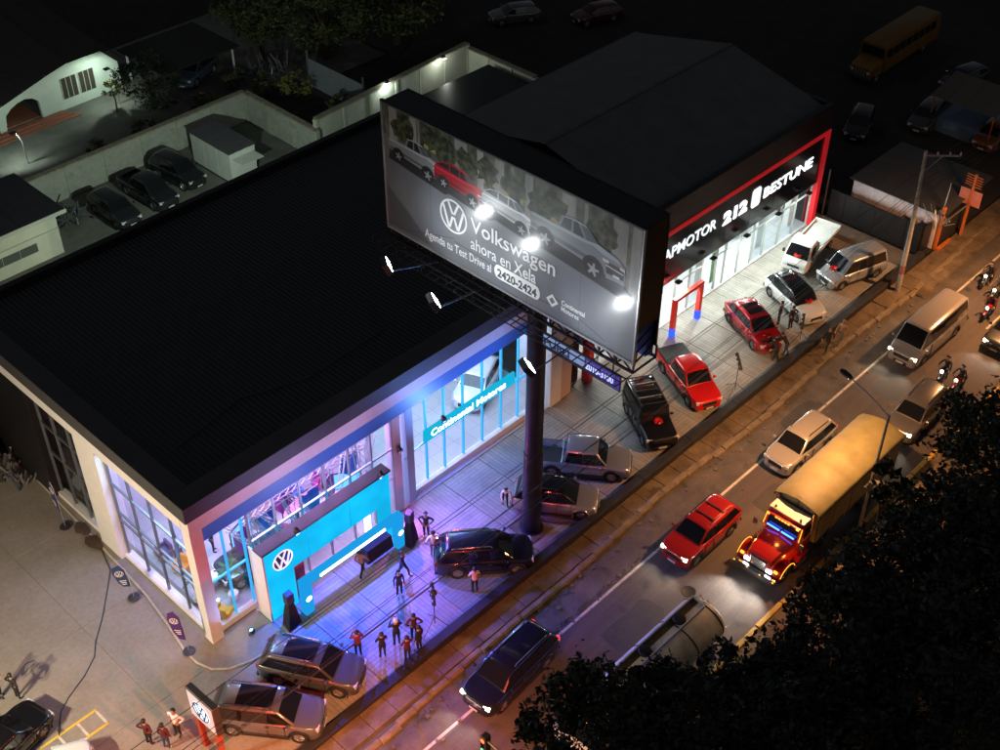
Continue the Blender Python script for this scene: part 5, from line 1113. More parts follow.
def body_mesh(kind):
    if kind in BODY_CACHE: return BODY_CACHE[kind]
    J = pose(kind); vs, es, rs, idx, reg = [], [], [], {}, []
    def V_(n, p, rx, ry=None): idx[n] = len(vs); vs.append(tuple(p)); rs.append((rx, ry or rx)); return idx[n]
    def E_(a, b, region): es.append((idx[a], idx[b])); reg.append((Vector(vs[idx[a]]), Vector(vs[idx[b]]), region))
    V_('pel', J['pel'], .135, .12); V_('wst', J['wst'], .125, .105); V_('cst', J['cst'], .155, .115); V_('nck', J['nck'], .062); V_('hd0', J['hd0'], .06); V_('hd1', J['hd1'], .092, .1); V_('hd2', J['hd2'], .07, .078)
    E_('pel', 'wst', 1); E_('wst', 'cst', 1); E_('cst', 'nck', 1); E_('nck', 'hd0', 0); E_('hd0', 'hd1', 0); E_('hd1', 'hd2', 0)
    fwd = V3(1, 0, -.15); V_('nos', J['hd1'] + fwd * .105, .018); E_('hd1', 'nos', 0)
    for n, s in (('L', 1), ('R', -1)):
        V_('sh' + n, J['sh' + n], .068); V_('el' + n, J['el' + n], .047); V_('wr' + n, J['wr' + n], .031); V_('hn' + n, J['hn' + n], .036, .02)
        E_('cst', 'sh' + n, 1); E_('sh' + n, 'el' + n, 1); E_('el' + n, 'wr' + n, 1); E_('wr' + n, 'hn' + n, 0)
        d = (J['hn' + n] - J['wr' + n]).normalized(); a = d.cross(V3(0, 0, 1) if abs(d.z) < .8 else V3(1, 0, 0)).normalized(); b = d.cross(a)
        for k in range(4):
            o = a * (.014 * (k - 1.5) * 1.5); L = (.065, .08, .075, .055)[k]
            V_('f%d%s' % (k, n), J['hn' + n] + o + d * L * .6, .0095); V_('g%d%s' % (k, n), J['hn' + n] + o + d * L + b * (.02), .008)
            E_('hn' + n, 'f%d%s' % (k, n), 0); E_('f%d%s' % (k, n), 'g%d%s' % (k, n), 0)
        V_('t' + n, J['wr' + n] + d * .045 + a * .045, .0105); V_('u' + n, J['wr' + n] + d * .085 + a * .055, .0085); E_('wr' + n, 't' + n, 0); E_('t' + n, 'u' + n, 0)
        V_('hp' + n, J['hp' + n], .1); V_('kn' + n, J['kn' + n], .062); V_('an' + n, J['an' + n], .042); V_('to' + n, J['to' + n], .038, .03)
        E_('pel', 'hp' + n, 2); E_('hp' + n, 'kn' + n, 2); E_('kn' + n, 'an' + n, 2); E_('an' + n, 'to' + n, 3)
    me = bpy.data.meshes.new('sk'); me.from_pydata(vs, es, []); o = bpy.data.objects.new('sk', me); COL.objects.link(o)
    md = o.modifiers.new('s', 'SKIN'); md.use_smooth_shade = True
    for i, sv in enumerate(me.skin_vertices[0].data): sv.radius = rs[i]; sv.use_root = (i == 0)
    sb_ = o.modifiers.new('u', 'SUBSURF'); sb_.levels = 1; sb_.render_levels = 1
    bpy.context.view_layer.update()
    out = bpy.data.meshes.new_from_object(o.evaluated_get(bpy.context.evaluated_depsgraph_get())); bpy.data.objects.remove(o); bpy.data.meshes.remove(me)
    out.materials.clear()
    for k in range(4): out.materials.append(None)
    zmin = min(v.co.z for v in out.vertices)
    if kind != 'ride': out.transform(Matrix.Translation((0, 0, -zmin)))
    def dseg(p, a, b):
        ab = b - a; t_ = max(0, min(1, (p - a).dot(ab) / max(ab.length_squared, 1e-9))); return (p - a - ab * t_).length
    off = V3(0, 0, 0 if kind == 'ride' else -zmin)
    for pl in out.polygons:
        c = pl.center - off; pl.material_index = min(reg, key=lambda r_: dseg(c, r_[0], r_[1]))[2]; pl.use_smooth = True
    hm = MB(); c = J['hd1'] + off + V3(-.012, 0, .02); rings = []
    for j in range(5):
        ph = PI / 2 * (1 - j / 4 * 1.25); rr_ = .112 * math.cos(ph); rings.append([(c.x + rr_ * math.cos(2 * PI * k / 10) * 1.0 - (.0 if ph > 0 else .012), c.y + rr_ * math.sin(2 * PI * k / 10), c.z + .03 + .115 * math.sin(ph)) for k in range(10)])
    rings[0] = [(c.x + .01 * math.cos(2 * PI * k / 10), c.y + .01 * math.sin(2 * PI * k / 10), c.z + .146) for k in range(10)]
    for r_ in rings[3:]:
        for k in range(10):
            x, y, z = r_[k]
            if x > c.x + .03: r_[k] = (c.x + .03, y, c.z + .075)
    ho = hm.loft(rings).build('hair', MATS.get('hair_black') or mat('hair_black', (.012, .01, .009), .5)); hme = ho.data; bpy.data.objects.remove(ho)
    BODY_CACHE[kind] = (out, hme); return BODY_CACHE[kind]
M_skin = mat('skin', (.32, .18, .11), .55)
def cl(name, c): return mat('cloth_' + name, c, .8, var=.15, scale=14)
NAVY, BLK, WHT, JEAN, RED, TAN, GRY, PNK, MAR = cl('navy', (.015, .02, .05)), cl('black', (.012, .012, .014)), cl('white', (.68, .7, .75)), cl('jean', (.03, .05, .11)), cl('red', (.2, .012, .018)), cl('tan', (.32, .2, .11)), cl('grey', (.12, .12, .13)), cl('pink', (.62, .4, .4)), cl('maroon', (.07, .009, .015))
M_shoe = mat('shoe_white', (.5, .5, .5), .6); M_shoeb = mat('shoe_black', (.015, .015, .015), .5)
def person(x, y, hd_, kind, top, legs, label, z=0, h=1.68, shoe=None, hair=None, helmet=None, group=None):
    me, hme = body_mesh(kind); o = bpy.data.objects.new('person', me); COL.objects.link(o); o.location = (x, y, z); o.rotation_euler = (0, 0, R(hd_)); o.scale = (h / 1.68,) * 3
    for k, m in enumerate((M_skin, top, legs, shoe or M_shoeb)): o.material_slots[k].link = 'OBJECT'; o.material_slots[k].material = m
    tag(o, label, 'person', group)
    hr = bpy.data.objects.new('helmet' if helmet else 'hair', hme); COL.objects.link(hr); hr.parent = o
    if helmet: hr.material_slots[0].link = 'OBJECT'; hr.material_slots[0].material = helmet; c = Vector((0, 0, 1.55)); hr.scale = (1.14, 1.14, 1.02)
    if hair: hr.material_slots[0].link = 'OBJECT'; hr.material_slots[0].material = hair
    return o
person(11.3, -2.1, 215, 'hips', BLK, NAVY, 'person in an open black jacket standing by the right loudspeaker', shoe=M_shoe)
person(10.7, -3.25, 60, 'hips', WHT, GRY, 'person in a pale shirt and shorts at the rear of the black suv')
person(8.75, -3.15, 300, 'walk', NAVY, NAVY, 'person in a dark suit with a tie walking away from the arch')
person(7.85, -3.9, 250, 'stand', NAVY, NAVY, 'person in dark clothes standing alone before the lit arch', shoe=M_shoe)
person(7.45, -1.7, 20, 'walk', TAN, BLK, 'person in a tan jacket walking under the lit arch')
person(4.9, -6.0, 70, 'cross', BLK, BLK, 'person with folded arms watching the arch, second from the grey suv', group='onlookers')
person(5.8, -5.95, 65, 'phone', BLK, BLK, 'person with a light cap filming the arch, tallest of the onlookers', h=1.78, hair=WHT, group='onlookers')
person(6.6, -6.25, 60, 'hips', MAR, BLK, 'person hands on hips at the right end of the onlookers, beside the tripod', group='onlookers')
person(5.55, -6.95, 75, 'cross', MAR, BLK, 'person with bent arms in the second row of onlookers, left', group='onlookers')
person(6.3, -6.9, 100, 'stand', BLK, BLK, 'person in the second row of onlookers, right, by the low wall', shoe=M_shoe, group='onlookers')
person(4.2, -5.15, 60, 'phone', RED, BLK, 'person in a red top right at the bonnet of the dark grey suv', group='onlookers', shoe=M_shoe)
person(10.45, -6.3, 60, 'cross', PNK, BLK, 'person in a pale pink shirt beside the flank of the black suv')
person(15.6, -3.35, 230, 'lean', WHT, BLK, 'person in a white shirt bending forward left of the billboard mast')
person(37.9, -4.75, 110, 'stand', BLK, BLK, 'person in black standing between the red and white crossovers, nearer the showroom')
person(38.0, -5.5, 80, 'hips', BLK, BLK, 'person in black between the red and white crossovers, nearer the road')
person(34.85, -6.62, 75, 'lean', BLK, BLK, 'person in black bending under the raised bonnet', h=1.64)
person(35.7, -6.75, 95, 'lean', BLK, JEAN, 'person leaning in beside the raised bonnet on the right', h=1.62)
person(37.75, -8.2, 185, 'walk', BLK, BLK, 'person in black walking along the pavement behind the forecourt wall')
person(38.85, -8.4, 175, 'walk', TAN, GRY, 'person in an orange-tan top walking along the pavement', hair=cl('tan', (.32, .2, .11)))
person(-4.95, -2.3, 20, 'hips', MAR, BLK, 'person in a maroon top, leftmost of the group by the pylon sign')
person(-4.55, -3.0, 30, 'stand', MAR, JEAN, 'person in a maroon vest, middle of the group by the pylon sign', shoe=M_shoe)
person(-3.85, -2.8, 200, 'hips', WHT, BLK, 'person in a white shirt nearest the pylon sign', h=1.75)
person(-7.6, 3.75, 10, 'hips', BLK, BLK, 'person in black standing behind the black car on the lot')
person(-8.1, 4.35, 320, 'phone', NAVY, BLK, 'person at the left frame edge beside the black car')
person(40.4, -14.35, 182, 'ride', BLK, JEAN, 'rider in dark clothes on the motorcycle nearest the minibus', z=SH, helmet=M_trim)
person(40.25, -15.35, 178, 'ride', NAVY, BLK, 'rider in navy on the red motorcycle by the tree', z=SH, helmet=M_trim)
person(50.75, -11.7, 180, 'ride', BLK, BLK, 'rider on the motorcycle at the right edge nearest the far pavement', z=SH, helmet=M_trim)
person(49.75, -12.8, 180, 'ride', GRY, BLK, 'rider on the motorcycle cut by the right frame edge', z=SH, helmet=P('white', (.7, .7, .7)))
person(47.75, -13.35, 180, 'ride', MAR, JEAN, 'rider on the motorcycle at the right edge beside the lane line', z=SH, helmet=M_trim)
for k, (x, y, hd_, kd, tp_, lab) in enumerate(((5.4, 1.0, 250, 'stand', BLK, 'person in black behind the entrance glass, first from the corner'), (6.9, 1.2, 280, 'phone', WHT, 'person in white behind the entrance glass'), (9.5, 3.4, 200, 'walk', RED, 'person in red walking behind the right half of the portal'), (3.4, 4.6, 330, 'hips', NAVY, 'person in navy behind the side windows'), (1.7, 3.6, 180, 'stand', BLK, 'person in black just inside the side windows'))):
    person(x, y, hd_, kd, tp_, BLK, lab, z=.06)
# ------------------------------------------------------------------ light stands, flags, pylon
def stand(x, y, lab, rz=0, h=2.3):
    t = thing('tripod_stand', lab, 'light stand', (x, y, 0), rz)
    MB().tube([(0, 0, .25), (0, 0, h)], .022, 6).build('pole', M_dark, t)
    for k in range(3):
        a = k * 2 * PI / 3 + .3; MB().tube([(0, 0, .75), (math.cos(a) * .5, math.sin(a) * .5, .28), (math.cos(a) * .85, math.sin(a) * .85, .01)], .017, 5).build('leg', M_dark, t)
    b = MB().box(-.55, .55, -.06, .06, -.07, .07).build('light_bar', M_dark, t, .02); b.location = (0, 0, h); b.rotation_euler = (0, -.35, 0)
    for xx in (-.45, -.15, .15, .45):
        c_ = MB().lathe([(.07, -.14), (.09, 0), (.08, .02)], 10, axis='y').build('light_head', M_dark, t); c_.location = (xx * math.cos(.35), .1, h + xx * math.sin(.35))
    return t
stand(7.7, -6.45, 'black tripod light stand beside the onlookers', .9); stand(16.6, -4.1, 'black tripod light stand left of the billboard mast', 1.2, 2.0)
stand(29.95 + .9, -6.6, 'black tripod light stand at the nose of the red pickup', .9); stand(37.36, -6.6, 'black tripod light stand between the two crossovers', .5, 1.5)
def flag(x, y, lab, col, lean=.0, h=2.6, dark=False, rz=0):
    t = thing('feather_flag', lab, 'flag', (x, y, .08), rz)
    MB().lathe([(.28, 0), (.28, .04), (.06, .08)], 14).build('base', M_dark, t)
    pts = [(0, 0, .05), (0, 0, h * .6), (-.06, 0, h * .88), (-.28, 0, h)]
    MB().tube(pts, .016, 5).build('pole', M_alu, t)
    prof = [(.0, .75), (-.04, h * .55), (-.1, h * .85), (-.3, h - .02), (-.62, h * .93), (-.66, h * .8), (-.5, h * .5), (-.32, .8)]
    m = mat('flag_' + lab[:8], col, .75)
    f_ = MB().loft([[(x_, .05 * math.sin(z_ * 3) + d_, z_) for x_, z_ in prof] for d_ in (-.004, .004)]).build('banner', m, t, smooth=0)
    roundel(.2, Matrix.Translation((-.36, .05 * math.sin(h * .78 * 3) - .03, h * .78)) @ Matrix.Rotation(PI / 2, 4, 'X'), mat('flag_white', (.7, .7, .72), .7), t, 'flag_emblem', .006)
    for k in range(3): bx('flag_print', -.42 + .05 * k, -.12, -.075, -.07, h * .56 - .12 * k, h * .56 - .12 * k + .05, MATS['flag_white'], t)
    return t
flag(-.95, 4.9, 'navy feather flag with a round emblem by the side windows', (.015, .05, .14), h=2.3, rz=-.6)
flag(-1.0, .45, 'purple feather flag with a round emblem by the corner pillar', (.06, .02, .16), h=2.7, rz=-.9)
flag(-.75, 11.2, 'dark blue feather flag before the rear side window', (.03, .03, .12), h=2.9, rz=-1.6)
py_ = thing('pylon_sign', 'upright pylon sign with a lit round emblem on red-orange posts', 'sign', (-3.3, -4.6, 0), R(-88))
for s in (-1, 1): bx('post', s * .62 - .1, s * .62 + .1, -.12, .12, 0, 3.3, mat('pylon_red', (.28, .06, .03), .5), py_, .01)
bx('head', -.9, .9, -.16, .16, 2.1, 3.9, M_dark, py_, .03); bx('lit_face', -.8, .8, -.175, -.162, 2.2, 3.8, mat('pylon_face', (.5, .55, .6), .4, emit=(.4, .5, .7), es=.25), py_)
roundel(.52, Matrix.Translation((0, -.19, 3.0)) @ Matrix.Rotation(PI / 2, 4, 'X'), M_navy, py_, 'emblem', .02, glow('pylon_disc', (.75, .85, 1), 3.0))
# ------------------------------------------------------------------ street furniture
M_galv = mat('galvanised', (.3, .31, .32), .5, metal=.6, var=.2, scale=4); M_pole = mat('weathered_concrete_pole', (.32, .29, .26), .85, var=.25, scale=3, bump=.3)
SODIUM = (1, .44, .165)
def street_lamp(x, y, lab, energy=3800, h=8.0, reach=2.6, col=SODIUM, dx=.8, es=26):
    t = thing('street_lamp', lab, 'street lamp', (x, y, -.02))
    MB().tube([(0, 0, 0), (0, 0, h * .5), (0, 0, h)], [.1, .085, .06], 8).build('pole', M_galv, t)
    MB().lathe([(.2, 0), (.2, .05), (.12, .1)], 10).build('base', M_galv, t)
    MB().tube([(0, 0, h - .1), (dx * .4, reach * .4, h + .12), (dx, reach, h + .25)], .035, 6).build('arm', M_galv, t)
    a = math.atan2(reach, dx)
    hd_ = MB().loft([[(x_, w * s, z) for s, z in ((1, 0), (.9, .1), (-.9, .1), (-1, 0))] for x_, w in ((-.1, .07), (.1, .15), (.5, .17), (.65, .08))]).build('lamp_head', M_dark, t); hd_.location = (dx, reach, h + .2); hd_.rotation_euler = (0, 0, a)
    ln_ = MB().box(.0, .5, -.11, .11, -.012, -.002).build('lens', glow('sodium_lens', (1, .62, .25), es), t); ln_.location = (dx, reach, h + .2); ln_.rotation_euler = (0, 0, a)
    q = (dx + .25 * math.cos(a), reach + .25 * math.sin(a), h + .1)
    lamp('SPOT', 'street_light', q, energy, col, t, .15, (q[0], q[1] + .6, 0), 150, .6)
    return t
street_lamp(26.2, -17.35, 'street lamp rising from the tree in front of the yellow tarpaulin', 6600)
street_lamp(-4.5, -17.35, 'street lamp below the lower frame edge', 10500, col=(1, .42, .15))
street_lamp(46.8, -17.35, 'street lamp past the right frame edge', 7600)
# flood mast on the lot
fm2 = thing('flood_mast', 'flood mast with two warm heads left of the concrete lot', 'lamp', (-17, 0, 0))
MB().tube([(0, 0, 0), (0, 0, 9)], [.12, .07], 8).build('pole', M_galv, fm2)
for k, (aim, e) in enumerate((((-5, 6, 0), 9000), ((-3.0, 1.0, 0), 5200))):
    yv = (-.5, .7)[k]
    d = (Vector((aim[0] + 17, aim[1] - yv, -9))).normalized(); q = d.to_track_quat('Z', 'Y').to_matrix().to_4x4()
    o = MB().box(-.3, .3, -.22, .22, -.12, .05).build('flood_head', M_dark, fm2, .03); o.matrix_local = Matrix.Translation((0, yv, 9)) @ q
    o = MB().box(-.26, .26, -.18, .18, .055, .07).build('flood_lens', glow('warm_flood', (1, .8, .5), 25), fm2); o.matrix_local = Matrix.Translation((0, yv, 9)) @ q
    lm = lamp('SPOT', 'flood_beam', tuple(Vector((0, yv, 9)) + d * .12), e * 1.08, (1, .81, .55), fm2, .12, None, 120, .7); lm.rotation_euler = d.to_track_quat('-Z', 'Y').to_euler()
MB().bar((0, -.6, 8.9), (0, .8, 8.9), .08).build('cross_arm', M_galv, fm2)
# supposed signal on a mast arm, its red beam added for the car flanks
ts = thing('added_signal', 'supposed signal with red and green lamps over the road at the bottom edge, red beam added', 'added light', (2.6, -17.45, 0))
MB().tube([(0, 0, 0), (0, 0, 5.0)], [.1, .08], 8).build('pole', M_galv, ts); MB().tube([(0, 0, 4.9), (0, 2.7, 5.05)], .05, 6).build('arm', M_galv, ts)
bx('housing', -.17, .17, 2.6, 2.9, 4.3, 5.3, M_dark, ts, .04)
for z, m in ((5.1, glow('signal_red', (1, .06, .02), 12)), (4.8, M_dark), (4.5, glow('signal_green', (.05, 1, .35), 4))):
    MB().lathe([(.1, 0), (.09, .03), (.02, .05)], 12, (0, 2.9, z), 'y').build('lens', m, ts); MB().lathe([(.1, 0), (.09, .03), (.02, .05)], 12, (-.17, 2.75, z), 'x').build('lens', m, ts)
lamp('SPOT', 'added_red_beam', (0, 2.98, 5.1), 2000, (1, .06, .03), ts, .08, (0, 12, 1), 150, .5)
t2 = thing('added_signal', 'unseen red lamp post added on the near corner below the frame', 'added light', (-6.5, -9.4, 0))  # out-of-view red lamp, added to tint the parked car flanks
MB().tube([(0, 0, 0), (0, 0, 3.4)], .06, 8).build('pole', M_galv, t2); bx('housing', -.17, .17, -.15, .15, 2.9, 3.9, M_dark, t2, .04)
for z, m in ((3.7, MATS['glow_signal_red']), (3.4, M_dark), (3.1, M_dark)): MB().lathe([(.1, 0), (.09, .03), (.02, .05)], 12, (0, .15, z), 'y').build('lens', m, t2); MB().lathe([(.1, 0), (.09, .03), (.02, .05)], 12, (.17, 0, z), 'x').build('lens', m, t2)
lamp('SPOT', 'added_red_beam', (.1, .3, 3.7), 1700, (1, .05, .03), t2, .08, (5, 5, .6), 110, .6)
# utility pole with crossarm and wires
up = thing('utility_pole', 'weathered utility pole with a crossarm at the far end of the forecourt', 'utility pole', (46.0, -8.1, -.05))
MB().tube([(0, 0, 0), (.12, .18, 5), (.25, .5, 9.6)], [.17, .14, .1], 10).build('pole', M_pole, up)
MB().tube([(.03, .05, 1.3), (.045, .07, 1.9)], .17, 10).build('paint_band', mat('red_band', (.3, .1, .08), .85, var=.4, scale=6), up)
MB().bar((.25, .5, 9.3), (1.6, -1.0, 9.3), .1).build('crossarm', M_galv, up); MB().bar((.25, .4, 8.2), (.95, -.25, 9.25), .05).build('brace', M_galv, up)
for f in (.35, .7, 1.0): MB().lathe([(.05, 0), (.07, .06), (.04, .12), (.06, .18)], 8, (.25 + 1.35 * f, .5 - 1.5 * f, 9.35)).build('insulator', M_alu, up)
def wire(p, q, sag, lab, r=.016):
    p, q = Vector(p), Vector(q); pts = [p.lerp(q, k / 14) - Vector((0, 0, sag * 4 * (k / 14) * (1 - k / 14))) for k in range(15)]
    tag(MB().tube(pts, r, 4).build('power_line', mat('wire', (.06, .06, .065), .5)), lab, 'cable', 'overhead lines along the forecourt')
for k, (dy, z, sg) in enumerate(((.1, 6.2, .5), (.0, 6.6, .6), (-.1, 6.95, .45), (.15, 7.3, .55), (-.2, 7.9, .4), (.3, 8.7, .35))):
    wire((46.1, -8.0 + dy * .5, z), (-9, -8.5 + dy * 2, z - .2), sg, '%s overhead line of the bundle strung along the forecourt wall' % ('lowest', 'second lowest', 'third lowest', 'third highest', 'second highest', 'topmost')[k])
    wire((46.1, -8.0 + dy * .5, z), (82, -8.6 + dy * 2, z + .2), sg, '%s overhead line running on past the utility pole' % ('lowest', 'second lowest', 'third lowest', 'third highest', 'second highest', 'topmost')[k])
# orange frame posts and small signs on the far right pavement
M_or = mat('orange_paint', (.5, .14, .03), .6, var=.3, scale=5)
og = thing('barrier_gate', 'orange steel gate frame standing on the pavement at right', 'gate', (51.7, -7.45, 0))
MB().box(-.1, .1, -.1, .1, 0, 3.2).build('post', M_or, og, .01); MB().box(-.1, 1.6, -.32, -.12, .02, .2).build('foot_beam', M_or, og, .01); MB().bar((0, -.05, 1.9), (2.7, -.4, 2.4), .08).build('rail', M_galv, og)
for k in range(4): MB().bar((.1 + .2 * k, .1 + .1 * k, 2.2), (.5 + .25 * k, .2 + .1 * k, 4.2), .035).build('strut', M_galv, og)
sp = thing('sign_post', 'orange post with two pink-lit sign plates at right', 'sign', (54.4, -7.85, 0))
MB().box(-.08, .08, -.08, .08, 0, 4.6).build('post', M_or, sp, .01)
for s in (-1, 1): bx('sign_plate', -.12, -.09, s * .42 - .33, s * .42 + .33, 2.4, 3.5, mat('faded_red_sign', (.5, .18, .15), .5, var=.2, scale=3), sp, .01)
for k in range(5): MB().bar((0, -.5, 3.7 + .18 * k), (0, .6, 3.75 + .18 * k), .05).build('crosspiece', M_or, sp)
# right pavement slabs, large and uneven
rp_ = sheet('right_sidewalk', 46.5, 75, -9.6, -7.5, -.06, M_side, 'broad uneven pavement at the right', 'pavement')
rs_ = random.Random(9)
for i in range(9):
    for j in range(2):
        o = MB().box(0, 1.9, 0, 1.0, -.08, 0).build('paving_slab', M_side, rp_, .015, smooth=0); o.location = (46.6 + 1.95 * i + .3 * j, -9.55 + 1.03 * j, rs_.uniform(-.03, .02)); o.rotation_euler = (rs_.uniform(-.02, .02), rs_.uniform(-.02, .02), rs_.uniform(-.02, .02))
# ------------------------------------------------------------------ right-hand yard: black gate wall, flat-roofed shed
gw = thing('yard_wall', 'tall black sheet-metal wall closing the far end of the forecourt', 'wall', (50.4, 0, 0))
for k in range(6): bx('sheet_panel', -.05 - .02 * (k % 2), .05, -6.9 + 1.12 * k, -6.9 + 1.12 * k + 1.1, 0, 2.05, M_blackm, gw)
bx('side_panel', .06, 4.0, -7.0, -6.9, 0, 2.0, M_blackm, gw)
MB().bar((-.1, .15, 0), (-.1, .15, 3.4), .08).build('gate_post', M_galv, gw)
sh = thing('flat_shed', 'low shed with a dark flat roof and a pale corrugated wall beyond the black wall', 'building', (51.6, -7.3, 0))
M_lav = mat('pale_corrugated', (.68, .62, .68), .5, metal=.2, var=.15, scale=3)
for k in range(4):
    mb = MB(); w = 1.56
    mb.loft([[(-.02 * (i % 2), y0, z) for i, y0 in enumerate([.0 + 1.57 * k + w * j / 8 for j in range(9)])] for z in (0, 2.65)], caps=False, closed=False).build('wall_sheet', M_lav, sh, smooth=0)
bx('wall', .1, 6.2, .02, 6.25, 0, 2.6, M_dark, sh)
for k in range(6): bx('roof_sheet', -.25 + 1.12 * k, -.25 + 1.12 * k + 1.11, -.3, 6.5, 2.68, 2.74, mat('shed_roof', (.055, .06, .068), .6, var=.2, scale=1), sh)
sg_ = MB(); rs_ = random.Random(4)
for k in range(16):
    a_ = rs_.uniform(0, 6.3); p = Vector((51.2 + rs_.uniform(-.4, .4), -6.9 + rs_.uniform(-1.2, .2), 2.1 + rs_.uniform(0, .5))); q = p + Vector((rs_.uniform(-.5, .5), rs_.uniform(-.6, .6), rs_.uniform(.2, 1.3))); sg_.bar(p, q, .035)
tag(sg_.build('scrap_metal', M_galv, None, smooth=0), 'tangle of scrap bars leaning over the corner of the black wall', 'scrap', kind='stuff')
# dark yards further back
sheet('yard_ground', 30, 150, 16, 90, -.06, M_soil, 'dark yard ground behind the showrooms', 'yard'); sheet('yard_ground', 51, 150, -7.4, 16, -.055, M_soil, 'dark yard ground right of the showrooms', 'yard')
bus = thing('school_bus', 'old yellow bonneted bus parked in the dark yard behind the showroom', 'bus', (73.6, 8.7, 0), R(181))
M_by = mat('bus_yellow', (.17, .08, .01), .5, var=.15, scale=1)
MB().loft([[(x_, s * w, z) for s, w, z in ((1, 1.15, .7), (1, 1.2, 1.8), (1, 1.05, zt_ - .1), (1, .8, zt_), (-1, .8, zt_), (-1, 1.05, zt_ - .1), (-1, 1.2, 1.8), (-1, 1.15, .7))] for x_, zt_ in ((-5.5, 2.85), (-5.3, 2.95), (3.1, 2.95), (3.4, 2.8))]).build('body', M_by, bus, smooth=30)
MB().loft([[(x_, s * w, z) for s, w, z in ((1, w_, .6), (1, w_, zt_ - .15), (1, w_ * .8, zt_), (-1, w_ * .8, zt_), (-1, w_, zt_ - .15), (-1, w_, .6))] for x_, w_, zt_ in ((3.4, 1.05, 1.7), (4.7, .95, 1.6), (5.0, .85, 1.4))]).build('bonnet', M_by, bus, smooth=40)
MB().poly([(3.42, 1.0, 1.85), (3.42, -1.0, 1.85), (3.38, -.95, 2.6), (3.38, .95, 2.6)]).build('windshield', M_cglass, bus, smooth=0).location = (.03, 0, 0)
for s in (-1, 1):
    for k in range(8): MB().poly([(2.4 - k, s * 1.21, 1.9), (3.2 - k, s * 1.21, 1.9), (3.2 - k, s * 1.12, 2.5), (2.4 - k, s * 1.12, 2.5)]).build('window', M_cglass, bus, smooth=0).location = (0, s * .02, 0)
    bx('headlight', 4.98, 5.04, s * .7 - .12, s * .7 + .12, .95, 1.15, M_hl, bus, .02); bx('fender', 3.7, 4.75, s * .9, s * 1.2, .75, 1.05, M_by, bus, .08)
bx('bumper', 5.05, 5.2, -1.15, 1.15, .45, .7, M_trim, bus, .02); bx('grille', 4.97, 5.03, -.45, .45, .75, 1.3, M_chrome, bus)
for k in range(4): bx('grille_bar', 5.03, 5.06, -.4 + .24 * k, -.33 + .24 * k, .75, 1.3, M_alu, bus)
wheels(bus, 9, [(4.2, .95), (4.2, -.95), (-3.4, .95), (-3.4, -.95)], .5, .3)
for k, (x, y, hd_, lab, c_) in enumerate(((62, 4.5, 200, 'dark car in the yard below the bus', (.02, .02, .025)), (66.5, 1.5, 190, 'silver-edged car in the dark yard', (.06, .065, .07)), (74, 2.5, 170, 'dark blue car in the yard right of the bus', (.02, .03, .06)), (67.4, -3.4, 185, 'orange pickup by the stall roof at the right edge', (.22, .08, .012)), (58, 36, 150, 'pale car in the far dark yard at top', (.1, .11, .115)), (63, 31, 160, 'dark red car in the far yard at top', (.09, .006, .006)))):
    car('parked_car', lab, 'car', P('yard%d' % k, c_, .3), (x, y, 0), hd_, 4.4, 1.8, 1.5, detail=False)
stl = thing('market_stall', 'roadside stall with a dark slanted roof at the right edge', 'stall', (67.5, -1.5, 0))
for k in range(4): MB().loft([[(-1.8, -2.4 + 1.3 * k, 2.7), (1.8, -2.4 + 1.3 * k, 3.4)], [(-1.8, -1.12 + 1.3 * k, 2.7), (1.8, -1.12 + 1.3 * k, 3.4)]], caps=False, closed=False).build('roof_sheet', mat('stall_roof', (.1, .085, .07), .7), stl)
for x_, y_ in ((-1.6, -2.2), (-1.6, 2.5), (1.6, -2.2), (1.6, 2.5)): MB().bar((x_, y_, 0), (x_, y_, 2.7 if x_ < 0 else 3.3), .09).build('post', M_or, stl)
bx('counter', -1.5, 1.5, -2.0, 2.2, 0, 1.0, mat('stall_blue', (.1, .16, .25), .6), stl)
aw = thing('awning', 'dark red awning at the top right corner', 'awning', (95, 3, 0))
MB().loft([[(-4, -5, 3.6), (-3, -5, 4.2), (3, -5, 4.2)], [(-4, 8, 3.6), (-3, 8, 4.2), (3, 8, 4.2)]], caps=False, closed=False).build('canopy', mat('awning_red', (.35, .03, .03), .7), aw)
for x_, y_ in ((-3.8, -4.8), (-3.8, 7.8), (2.8, -4.8), (2.8, 7.8)): MB().bar((x_, y_, 0), (x_, y_, 3.7), .1).build('post', M_galv, aw)
# ------------------------------------------------------------------ back yard behind the corner showroom
M_rend = worldmat('rendered_wall', ((.3, .32, .27), (.4, .42, .36), (.47, .49, .42)), .8, .85, .3, 4, spots=(.8, .62, (.26, .28, .22)))
M_cop = mat('coping', (.3, .27, .19), .85, var=.3, scale=3, bump=.3)
sheet('back_yard', 1, 31.2, 19.5, 39.2, -.02, M_conc2, 'concrete yard behind the corner showroom', 'yard')
def ywall(lab, x0, y0, x1, y1, h, n, m=M_rend, th=.2, cop=True):
    t = thing('yard_wall', lab, 'wall', (x0, y0, 0)); d = Vector((x1 - x0, y1 - y0, 0)); L = d.length; t.rotation_euler = (0, 0, math.atan2(d.y, d.x))
    for k in range(n): bx('wall_panel', L * k / n + .01, L * (k + 1) / n - .01, -th / 2, th / 2, 0, h, m, t, .008)
    for k in range(n + 1): bx('pier', L * k / n - .13, L * k / n + .13, -th / 2 - .06, th / 2 + .06, 0, h + .02, m, t, .01)
    if cop:
        for k in range(n): bx('coping', L * k / n + .005, L * (k + 1) / n - .005, -th / 2 - .14, th / 2 + .14, h + .025, h + .13, M_cop, t, .015)
    return t
ywall('long rendered yard wall along the back of the yard', 13.2, 38.3, 31.2, 38.3, 2.3, 6); ywall('rendered yard wall running back beside the white container', 31.2, 38.15, 31.2, 29.9, 2.3, 3)
